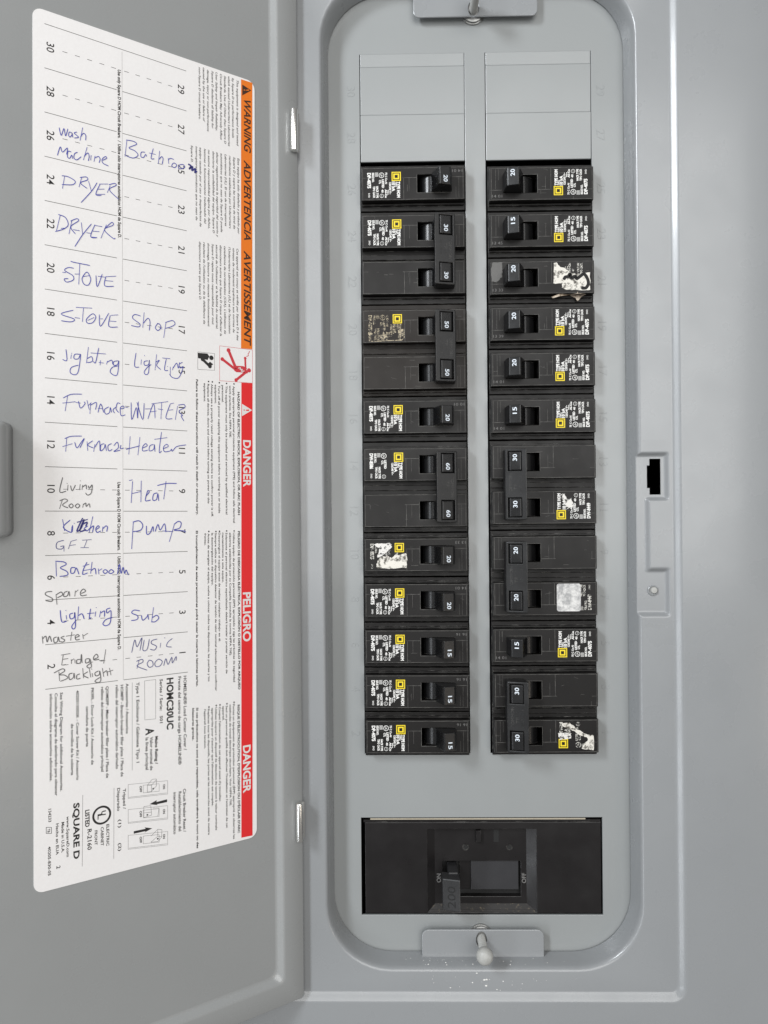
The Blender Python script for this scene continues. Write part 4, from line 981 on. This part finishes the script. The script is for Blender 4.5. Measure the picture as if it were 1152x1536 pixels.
def extra_10(root, poles):
    for i, p in enumerate(([(7.8, -3.8), (9.4, -1.1), (13.1, -0.5), (16.1, -1.7), (17.9, -0.2), (24.1, 0.9), (24.6, -0.9), (24.4, -7.3), (21.5, -7.0), (16.0, -7.5), (8.7, -7.5), (7.2, -6.6)],
                           [(5.8, 6.0), (8.8, 6.6), (15.6, 6.5), (16.1, 4.1), (12.5, 1.0), (10.0, -0.8), (7.8, -1.4), (9.4, 3.5)])):
        MB().add(*patch(rough_edge(p, i), FY - 0.01, 0.16)).build('smeared_label', SMEAR if i else PEEL, root, 0)
def extra_21(root, poles):
    p = [(23.3, -7.9), (21.7, -8.0), (20.2, -6.0), (17.2, -4.8), (13.6, -2.3), (10.5, -1.3), (7.5, -2.2), (3.2, -2.3), (3.2, 7.3), (5.2, 7.6), (13.6, 7.2), (16.7, 6.8), (18.8, 5.9), (18.5, 3.7), (23.4, 3.4)]
    MB().add(*patch(rough_edge(p, 21, 0.25), FY - 0.01, 0.16)).build('torn_label', PEEL, root, 0)
    m = [(17.8, 1.6), (16.9, 0.1), (15.4, -0.2), (14.2, -1.7), (13.6, 0.8), (11.4, -0.4), (10.6, 1.1), (8.1, -0.7), (6.6, -1.6), (4.8, 0.9), (4.2, 3.9), (5.7, 6.3), (8.2, 6.0)]
    MB().add(*ribbon(smooth_line(m), 1.75, FY - 0.2)).build('marker_scribble', MARKER, root, 0)
    c = [(24.5, 10.7), (20.5, 9.3), (15.7, 8.4), (10.2, 8.3), (5.0, 8.5), (5.3, 9.4), (10.2, 9.4), (15.7, 9.5), (19.9, 10.5), (23.9, 11.6)]
    mb = MB().add(*prism(c, -5.6, -6.0, 'y'))
    mb.v = [(x, y + 1.6 * math.sin(x * 0.5), z) for x, y, z in mb.v]
    mb.build('curled_label_edge', CURL, root, 0)
    f = [(13.4, 8.8), (4.8, 8.7), (6.7, 9.8), (7.9, 11.0), (9.3, 12.4), (9.8, 11.9), (10.4, 10.7), (12.8, 9.7)]
    MB().add(*prism(rough_edge(f, 5, 0.2, 2), -2.9, -3.1, 'y')).build('label_scrap', CURL, root, 0)
    t = [(58.2, -5.4), (56.7, -8.6), (51.8, -8.7), (51.9, -7.0), (51.6, -4.0), (52.0, -0.4), (54.9, 2.0), (57.7, 2.0)]
    MB().add(*patch(rough_edge(t, 8, 0.3), FY - 0.01, 0.15)).build('dark_tape', TAPE, root, 0)
def extra_11(root, poles):
    p = [(20.7, -7.2), (18.3, -7.5), (17.1, -4.8), (14.7, -4.8), (13.8, -2.9), (13.8, 0.1), (15.9, 0.1), (17.2, 1.3), (18.0, -1.8), (19.5, -4.2)]
    MB().add(*patch(rough_edge([(x, z + poles[0]) for x, z in p], 3), FY - 0.01, 0.07)).build('smeared_label', SMEAR, root, 0)
def extra_7(root, poles):
    MB().add(*patch([(x, z + poles[0]) for x, z in rrect(10.0, 23.2, -8.3, 7.0, 1.2)], FY - 0.01, 0.14)).build('white_sticker', STICK, root, 0)
def extra_1(root, poles):
    for i, p in enumerate(([(21.5, -7.1), (16.4, -7.4), (13.2, -4.2), (8.8, -1.6), (4.9, -0.3), (3.7, -0.6), (3.4, 7.7), (6.3, 7.4), (10.4, 7.1), (8.8, 4.2), (6.6, 2.3), (7.5, 0.7), (11.3, -0.6), (15.1, -3.2), (20.2, -5.4)],
                           [(23.4, -1.6), (20.2, -1.9), (16.1, -1.3), (16.1, 1.3), (22.2, 1.9)])):
        MB().add(*patch(rough_edge([(x, z + poles[0]) for x, z in p], 30 + i, 0.25), FY - 0.01, 0.16)).build('peeled_label', SMEAR if i else PEEL, root, 0)
def extra_20(root, poles):
    z = poles[0]
    mb = MB()
    straight_line([(4.4, z - 5.2), (4.6, z - 8.1), (8, z - 8.3), (14, z - 8.0), (22.5, z - 7.8), (24.0, z - 6.6), (24.0, z - 1.5)], 0.55, FY - 0.035, mb)
    for p in ([(3.9, -3.0), (5.6, -2.6), (6.2, -4.2), (4.6, -5.4)], [(20.6, -2.0), (23.4, -1.6), (23.6, -5.0), (21.6, -6.4)], [(10.8, -4.8), (13.6, -4.4), (14.6, -6.2), (12.4, -7.4), (10.4, -6.6)]):
        mb.add(*patch(rough_edge([(x, zz + z) for x, zz in p], 2, 0.3), FY - 0.02, 0.03))
    mb.build('worn_label_border', WORNG, root, 0)

breaker('L', (26,), 20, 'DP-4075', '14 01', 'single 20 amp breaker under the blank filler strips, in the column beside the door', WHITE, (), LS[(26,)])
breaker('L', (24, 22), 30, 'DP-4075', None, 'double breaker with 30 amp handles tied together and a clean white label', WHITE, (), LS[(24, 22)])
breaker('L', (20, 18), 50, 'DP-4075', None, 'double breaker with 50 amp tied handles and a label worn to tan', WORNG, (), LS[(20, 18)], extra_20)
breaker('L', (16,), 20, 'DP-4075', '10 01', 'single 20 amp breaker between the tied 50 amp and the tied 60 amp breakers', WHITE, (), LS[(16,)])
breaker('L', (14, 12), 60, 'DW-8586', None, 'double breaker with 60 amp tied handles and a clean label', WHITE, (4, 5, 6, 9), LS[(14, 12)])
breaker('L', (10,), 20, 'DP-4075', '13 33', 'single 20 amp breaker with its white label smeared, below the tied 60 amp breaker', WORNW, (0, 1, 3, 6, 11, 12), LS[(10,)], extra_10)
breaker('L', (8,), 20, 'DP-4075', '14 01', 'single 20 amp breaker directly below the one with the smeared label', WHITE, (), LS[(8,)])
breaker('L', (6,), 15, 'DP-4075', '16 16', 'uppermost of three 15 amp breakers stacked at the foot of their column', WHITE, (), LS[(6,)])
breaker('L', (4,), 15, 'DP-4075', '16 16', 'middle one of three 15 amp breakers stacked at the foot of their column', WHITE, (), LS[(4,)])
breaker('L', (2,), 15, 'DP-4075', '16 16', 'lowest of three stacked 15 amp breakers, last above the main breaker', WHITE, (), LS[(2,)])
breaker('R', (25,), 20, 'DP-4075', '14 01', 'single 20 amp breaker under the blank filler strips, in the column beside the latch slot', WHITE, (), RS[(25,)])
breaker('R', (23,), 15, 'DP-4075', '13 45', 'single 15 amp breaker just above the one with the torn scribbled label', WHITE, (), RS[(23,)])
breaker('R', (21,), 20, 'DP-4075', '13 33', 'single 20 amp breaker with a torn label, black marker scribble and dark tape', WORNW, (0, 2, 4, 7, 8, 10, 'ul', 'model'), RS[(21,)], extra_21, no_logo=True)
breaker('R', (19,), 20, 'DP-4075', '13 39', 'single 20 amp breaker just below the one with the torn scribbled label', WHITE, (), RS[(19,)])
breaker('R', (17,), 20, 'DP-4075', '14 01', 'clean single 20 amp breaker, second below the torn scribbled label', WHITE, (), RS[(17,)])
breaker('R', (15,), 15, 'DP-4075', '14 01', 'single 15 amp breaker directly above the tied 30 amp breaker with plain upper pole', WHITE, (), RS[(15,)])
breaker('R', (13, 11), 30, 'DW-8449', None, 'double 30 amp breaker with tied handles and half rubbed label, opposite the latch slot', WHITE, (1, 3, 5, 6), RS[(13, 11)], extra_11)
breaker('R', (9, 7), 20, 'DW-8449', None, 'double 20 amp breaker with tied handles and a blank white square sticker', WORNW, (0, 1, 2, 3, 4, 5, 6, 7, 8, 9, 'ul'), RS[(9, 7)], extra_7, no_logo=True)
breaker('R', (5,), 15, 'DP-4075', '14 01', 'single 15 amp breaker between the sticker breaker and the lowest tied 30 amp breaker', WHITE, (), RS[(5,)])
breaker('R', (3, 1), 30, 'DW-8449', None, 'double 30 amp breaker with peeled beige label paper, last above the main breaker', WORNW, (4, 5, 6, 10, 11, 12, 'model'), RS[(3, 1)], extra_1)

# ------------------------------------------------------------------ main breaker
MZ = -397.5
main = empty('main_breaker', P3(0, 0, -424.0))
tag(main, 'wide dark main breaker with a 200 amp lever in a sunken well', 'main breaker')
MO = (0, 0, -424.0)
def mpart(mb, name, mat, parent=main, sm=14):
    o = off(mb, MO).build(name, mat, parent, sm)
    return o
well = rect(-30.3, 30.9, -423.9, -377.2)
floor_ = rect(-26.2, 25.7, -420.4, -378.2)
MY = 1.2
mb = MB().add(*sheet([rect(-65.6, 67.2, -424.55, -373.3), well[::-1]], MY, 9.0, 0.3))
mb.add(*box(-66.6, 67.3, MY + 0.8, 8.5, -373.6, -372.0, 0.2, 1))
mpart(mb, 'case', MAINP)
FZ = MY + 2.9
mb = MB()
w3 = [(x, MY + 0.3, z) for x, z in well]; f3 = [(x, FZ, z) for x, z in floor_]
for k in (1, 2, 3):                                    # right, top and left slopes
    j = (k + 1) % 4
    b = len(mb.v)
    mb.add([w3[k], w3[j], f3[j], f3[k]], [(0, 1, 2, 3)])
mpart(mb, 'well_slope', MAINP, main, 0)
mpart(MB().add([w3[0], w3[1], f3[1], f3[0]], [(0, 1, 2, 3)]), 'dusty_well_slope', DIRT, main, 0)
m2 = MB(); straight_line([(-29.0, -423.0), (30.0, -423.1)], 0.35, MY + 0.75, m2)
mpart(m2, 'dust_line', DIRT, main, 0)
mslot = rect(-21.9, 22.4, -416.4, -396.4)
h1, h2 = circle(-8.6, -388.5, 1.4, 16), circle(16.2, -388.5, 1.4, 16)
mb = MB().add(*sheet([[(x * 1.02, z + (0.4 if z > -400 else -0.4)) for x, z in floor_], mslot[::-1], h1[::-1], h2[::-1]], FZ, FZ + 4.0, 0.25))
mpart(mb, 'well_floor', MAINP)
for x, z in ((-8.6, -388.5), (16.2, -388.5)):
    n = 20
    mpart(MB().add(*lathe([(1.45, FZ - 0.0), (1.5, FZ - 0.25), (1.9, FZ - 0.25), (2.0, FZ + 0.05)], n, 'y', (x, 0, z))), 'test_hole_rim', MAINP)
    mpart(MB().add(*lathe([(1.2, FZ - 0.28), (1.2, FZ + 1.0)], n, 'y', (x, 0, z))), 'hole_shade_disc', INSIDE)  # dark disc plugs the hole; its shade is put into the colour
mpart(MB().add(*box(-2.9, 0.1, FZ - 2.2, FZ + 0.4, -385.2, -378.3, 0.3, 1)), 'rib', MAINP)
mpart(MB().add(*box(7.3, 10.2, FZ - 0.12, FZ + 0.4, -385.6, -378.3, 0.05, 1)), 'rib_shade_patch', INSIDE)  # thin proud block, coloured dark to stand for a shaded recess
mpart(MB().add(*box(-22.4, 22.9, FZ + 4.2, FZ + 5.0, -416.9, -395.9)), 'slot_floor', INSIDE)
mpart(MB().add(*box(-5.7, 21.3, FZ + 1.0, FZ + 4.3, -413.0, -396.2, 0.3, 2)), 'shutter', SHUTTER)
mpart(MB().add(*box(-12.0, -5.5, FZ + 2.6, FZ + 4.3, -413.4, -396.2, 0.2, 1)), 'slide', MAINP)
# lever: stem leaves the slot and ends in a slightly flared paddle
mb = MB()
stem = box(-19.2, -13.8, -8.0, FZ + 4.0, -405.5, -397.6, 0.5, 2)
mb.add(*stem)
vs, fs = box(-22.9, -13.3, -15.5, -6.5, -414.9, -398.6, 0.6, 2)
mb.add(vs, fs, lambda p: (p[0], p[1] + (p[2] + 407) * 0.16 - (p[0] + 18) * 0.24, p[2]))
lever = mpart(mb, 'lever', LEVERP)
m2 = MB()
lettering(m2, '200', (-18.2, -412.9), (0, 1), (-1, 0), 10.6, 4.2, -15.6, extrude=0.02, bold=-0.012, res=4)
m2.v = [(x, y + (z + 407) * 0.16 - (x + 18) * 0.24, z) for x, y, z in m2.v]
mpart(m2, 'rating_number', MARKER, lever, 0)
for s, x, z in (('ON', -24.0, -406.0), ('OFF', 24.2, -406.0)):
    m2 = MB()
    lettering(m2, s, (x, z), (0, 1), (-1, 0), None, 2.3, FZ - 0.02, extrude=0.05, bevel=0.02, res=4)
    mpart(m2, 'raised_lettering', DIMINK, main, 30)
mpart(MB().add(*box(-62.6, 58.6, 0.9, 2.2, -371.75, -370.95, 0.15, 1)), 'brass_strip', TAN)

# ------------------------------------------------------------------ door
TH = math.radians(36.5026)
HX, HY = -101.91, -21.0
door = empty('panel_door', P3(HX, HY, -460.5), TH)
tag(door, 'open grey steel panel door with a printed circuit directory on its inner face', 'panel door')
DO = (0, 0, -460.5)
# local: x negative away from the hinge, -y towards the viewer, z as on the panel
DX0, DX1, DZ0, DZ1 = -206.0, 4.6, -460.5, 108.5
def dloop(inset, r, y):
    return [(x, y, z) for x, z in rrect(DX0 + inset, DX1 - inset, DZ0 + inset, DZ1 - inset, r, 8)]
mb = MB()
st = [dloop(0.0, 3.0, 7.5), dloop(0.0, 3.0, 0.9), dloop(0.3, 3.0, 0.25), dloop(0.9, 3.0, 0.0), dloop(11.2, 3.0, 0.0), dloop(12.2, 3.2, 0.13), dloop(12.9, 3.6, 0.6),
      dloop(14.4, 4.2, 2.5), dloop(15.0, 4.6, 2.88), dloop(16.0, 5.0, 3.0)]
n = len(st[0])
for i, s in enumerate(st):
    mb.v += s
for i in range(len(st) - 1):
    for k in range(n):
        j = (k + 1) % n
        mb.f.append((i * n + k, (i + 1) * n + k, (i + 1) * n + j, i * n + j))
mb.f.append(tuple((len(st) - 1) * n + k for k in range(n)))
b = len(mb.v)                                          # outer skin
mb.v += [(x, 8.3, z) for x, y, z in st[0]]
for k in range(n):
    j = (k + 1) % n
    mb.f.append((b + k, k, j, b + j))
mb.f.append(tuple(b + n - 1 - k for k in range(n)))
off(mb, DO).build('door_pan', DOORP, door, 40)
vs, fs = box(-166.0, -138.8, -6.0, 6.0, -207.6, -157.6, 3.0, 4)
off(MB().add(vs, fs, lambda p: (p[0] - 4.6 * max(0.0, min(1.0, (3.0 - p[1]) / 9.5)), p[1], p[2])), DO).build('latch_housing', DOORP, door, 40)
for z0, z1 in ((-3.1, 19.3), (-374.2, -353.7)):
    mb = MB().add(*lathe([(1.2, z0 - 0.2), (2.0, z0 + 0.1), (2.1, z0 + 0.5), (2.1, z1 - 0.5), (2.0, z1 - 0.1), (1.2, z1 + 0.2)], 20, 'z', (1.0, -2.6, 0)))
    hb = off(mb, DO).build('hinge_barrel', ZINC, door, 40)
    mb = MB().add(*box(1.4, 4.9, -1.2, 0.6, z0 + 0.6, z1 - 0.6, 0.2, 1))
    off(mb, DO).build('hinge_leaf', ZINC, hb, 40)

# ------------------------------------------------------------------ circuit directory label on the door
LW, LH = 109.81, 397.88
LXC, LZC = -75.652, -168.756
label = MB().add(*prism(rrect(-LW / 2, LW / 2, -LH / 2, LH / 2, 4.2, 6), 0.05, -0.16, 'y')).build('directory_label', PAPER, door, 0)
label.location = (LXC * MM, 3.0 * MM, (LZC - DO[2]) * MM)
label.rotation_euler = (0, math.radians(0.282), 0)
label['label'] = 'white circuit directory label with handwriting and orange and red warning bands'
def uv(p):
    return (p[0] - LW / 2, LH / 2 - p[1])
YP, YT, YH = -0.19, -0.22, -0.25                       # print, lettering on bands, handwriting
def lab(mb, name, mat):
    return mb.build(name, mat, label, 0)
rules, dashes = MB(), MB()
PITCH, V0 = 20.067, 6.22
for k in range(16):
    v = V0 + PITCH * k
    m2 = MB()
    if k in (0,):
        straight_line([uv((5.0, v)), uv((72.1, v))], 0.38, YP, m2)
    else:
        straight_line([uv((5.0, v)), uv((37.4, v))], 0.38, YP, m2)
        straight_line([uv((40.2, v)), uv((72.1, v))], 0.38, YP, m2)
    lab(m2, 'row_rule', INK['line'])
    if k < 15:
        vm = v + PITCH / 2
        m2 = MB()
        if k in (0, 1, 2, 10, 11, 12, 13, 14):
            for u in (12.8, 18.3, 23.8, 29.4, 34.9):
                straight_line([uv((u, vm)), uv((u + 2.2, vm))], 0.32, YP, m2)
        for u in ((41.0,) if k in (7, 8, 9) else (41.0, 46.4, 51.9, 57.2, 62.6)):
            straight_line([uv((u, vm)), uv((u + 2.2, vm))], 0.32, YP, m2)
        lab(m2, 'row_dashes', INK['grey'])
        m2 = MB()
        lettering(m2, str(30 - 2 * k), uv((7.6, vm)), (0, -1), (1, 0), None, 3.3, YP, bold=0.006, res=4)
        lettering(m2, str(29 - 2 * k), uv((69.4, vm)), (0, -1), (1, 0), None, 3.3, YP, bold=0.006, res=4)
        lab(m2, 'circuit_number', INK['black'])
m2 = MB(); straight_line([uv((40.0, V0 + 1)), uv((40.0, V0 + PITCH * 15))], 0.22, YP, m2)
lab(m2, 'centre_rule', INK['fold'])
SPLIT = {}
for block, u, v0, v1, cap, style, body in LABEL_TEXT:
    SPLIT.setdefault(block, MB())
    kw = {'i': dict(shear=0.18, bold=0.012), 'n': dict(bold=0.016), 'b': dict(bold=0.03, res=3), 'w': dict(shear=0.2, bold=0.022, res=5), 'd': dict(bold=0.03, res=5)}[style]
    lettering(SPLIT[block], body, uv((u, v0)), (0, -1), (1, 0), v1 - v0, cap, YT, **kw)
for block, m2 in SPLIT.items():
    ink = 'brown' if block == 'warning_heading' else 'white' if block == 'danger_heading' else 'grey' if block.endswith('notice') else 'black'
    lab(m2, block + '_text', INK[ink])
m2 = MB()
for u, v in BULLETS:
    c = circle(*uv((u, v)), 0.42, 12)
    m2.add([(x, YP, z) for x, z in c], [tuple(range(12))])
lab(m2, 'bullet_points', INK['black'])
SH_ = {}
for name, kind, colour, w, pts in LABEL_SHAPES:
    mb = SH_.setdefault((name, colour), MB())
    y = {'orange_band': YP, 'red_band': YP, 'warning_triangle': YT, 'danger_triangle': YT}.get(name, YH if name.endswith('_mark') or name.endswith('bolt') else YP)
    pts = [uv(p) for p in pts]
    if kind == 'poly':
        mb.add([(x, y, z) for x, z in pts], [tuple(range(len(pts)))])
    elif kind == 'line':
        if w > 1:
            mb.add(*ribbon(pts, w, y)); 
            for p in pts:
                mb.add([(x, y - 0.002, z) for x, z in circle(*p, w / 2, 14)], [tuple(range(14))])
        else:
            straight_line(pts, w, y, mb)
    elif kind == 'disc':
        mb.add([(x, y, z) for x, z in circle(*pts[0], w, 18)], [tuple(range(18))])
    else:
        n = 32
        a, c = circle(*pts[0], w[0], n), circle(*pts[0], w[0] - w[1], n)
        mb.add([(x, y, z) for x, z in a + c], [(k, (k + 1) % n, n + (k + 1) % n, n + k) for k in range(n)])
for (name, colour), mb in SH_.items():
    lab(mb, name, INK[colour])
for i, (word, ink, w, strokes) in enumerate(HANDWRITING):
    mb = MB()
    for s in strokes.split('|'):
        pts = [uv(tuple(map(float, p.split(',')))) for p in s.split()]
        mb.add(*ribbon(smooth_line(pts), w * 1.14, YH - 0.0015 * len(mb.v) % 0.02))
    lab(mb, 'handwritten_word', INK[ink])

# ------------------------------------------------------------------ crumbs of plaster dust on the lower lip of the cover
rnd = random.Random(11)
mb = MB()
def fleck(x, y, z, r):
    bm = bmesh.new()
    bmesh.ops.create_icosphere(bm, subdivisions=1, radius=1.0)
    for v in bm.verts:
        k = rnd.uniform(0.6, 1.2)
        v.co = Vector((x + v.co.x * r * k, y + v.co.y * r * 0.5 * k, z + v.co.z * r * 0.6 * k))
    mb.add(*take(bm))
for _ in range(44):                                     # on the sloping wall under the tab
    x = rnd.gauss(-4, 22); t = rnd.uniform(0.25, 0.9)
    fleck(x, -0.5 - 12.5 * t, -445.0 - 1.6 * t, rnd.choice([0.18, 0.25, 0.3, 0.45]))
for _ in range(22):                                     # on the seat below
    fleck(rnd.gauss(2, 18), -14.1, rnd.uniform(-459.5, -451.0), rnd.choice([0.15, 0.2, 0.3, 0.5]))
for x, z, r in ((-0.6, -453.2, 0.9), (0.9, -453.0, 0.8), (0.4, -456.4, 0.8), (-19, -457.5, 0.6), (-4.5, -449.6, 0.6)):
    fleck(x, -14.1, z, r)
o = off(mb, (0, 0, -460.0)).build('plaster_crumbs', DUST, None, 0, P3(0, 0, -460.0))
o['kind'] = 'stuff'
tag(o, 'white plaster crumbs scattered on the lower lip of the cover', 'dust')
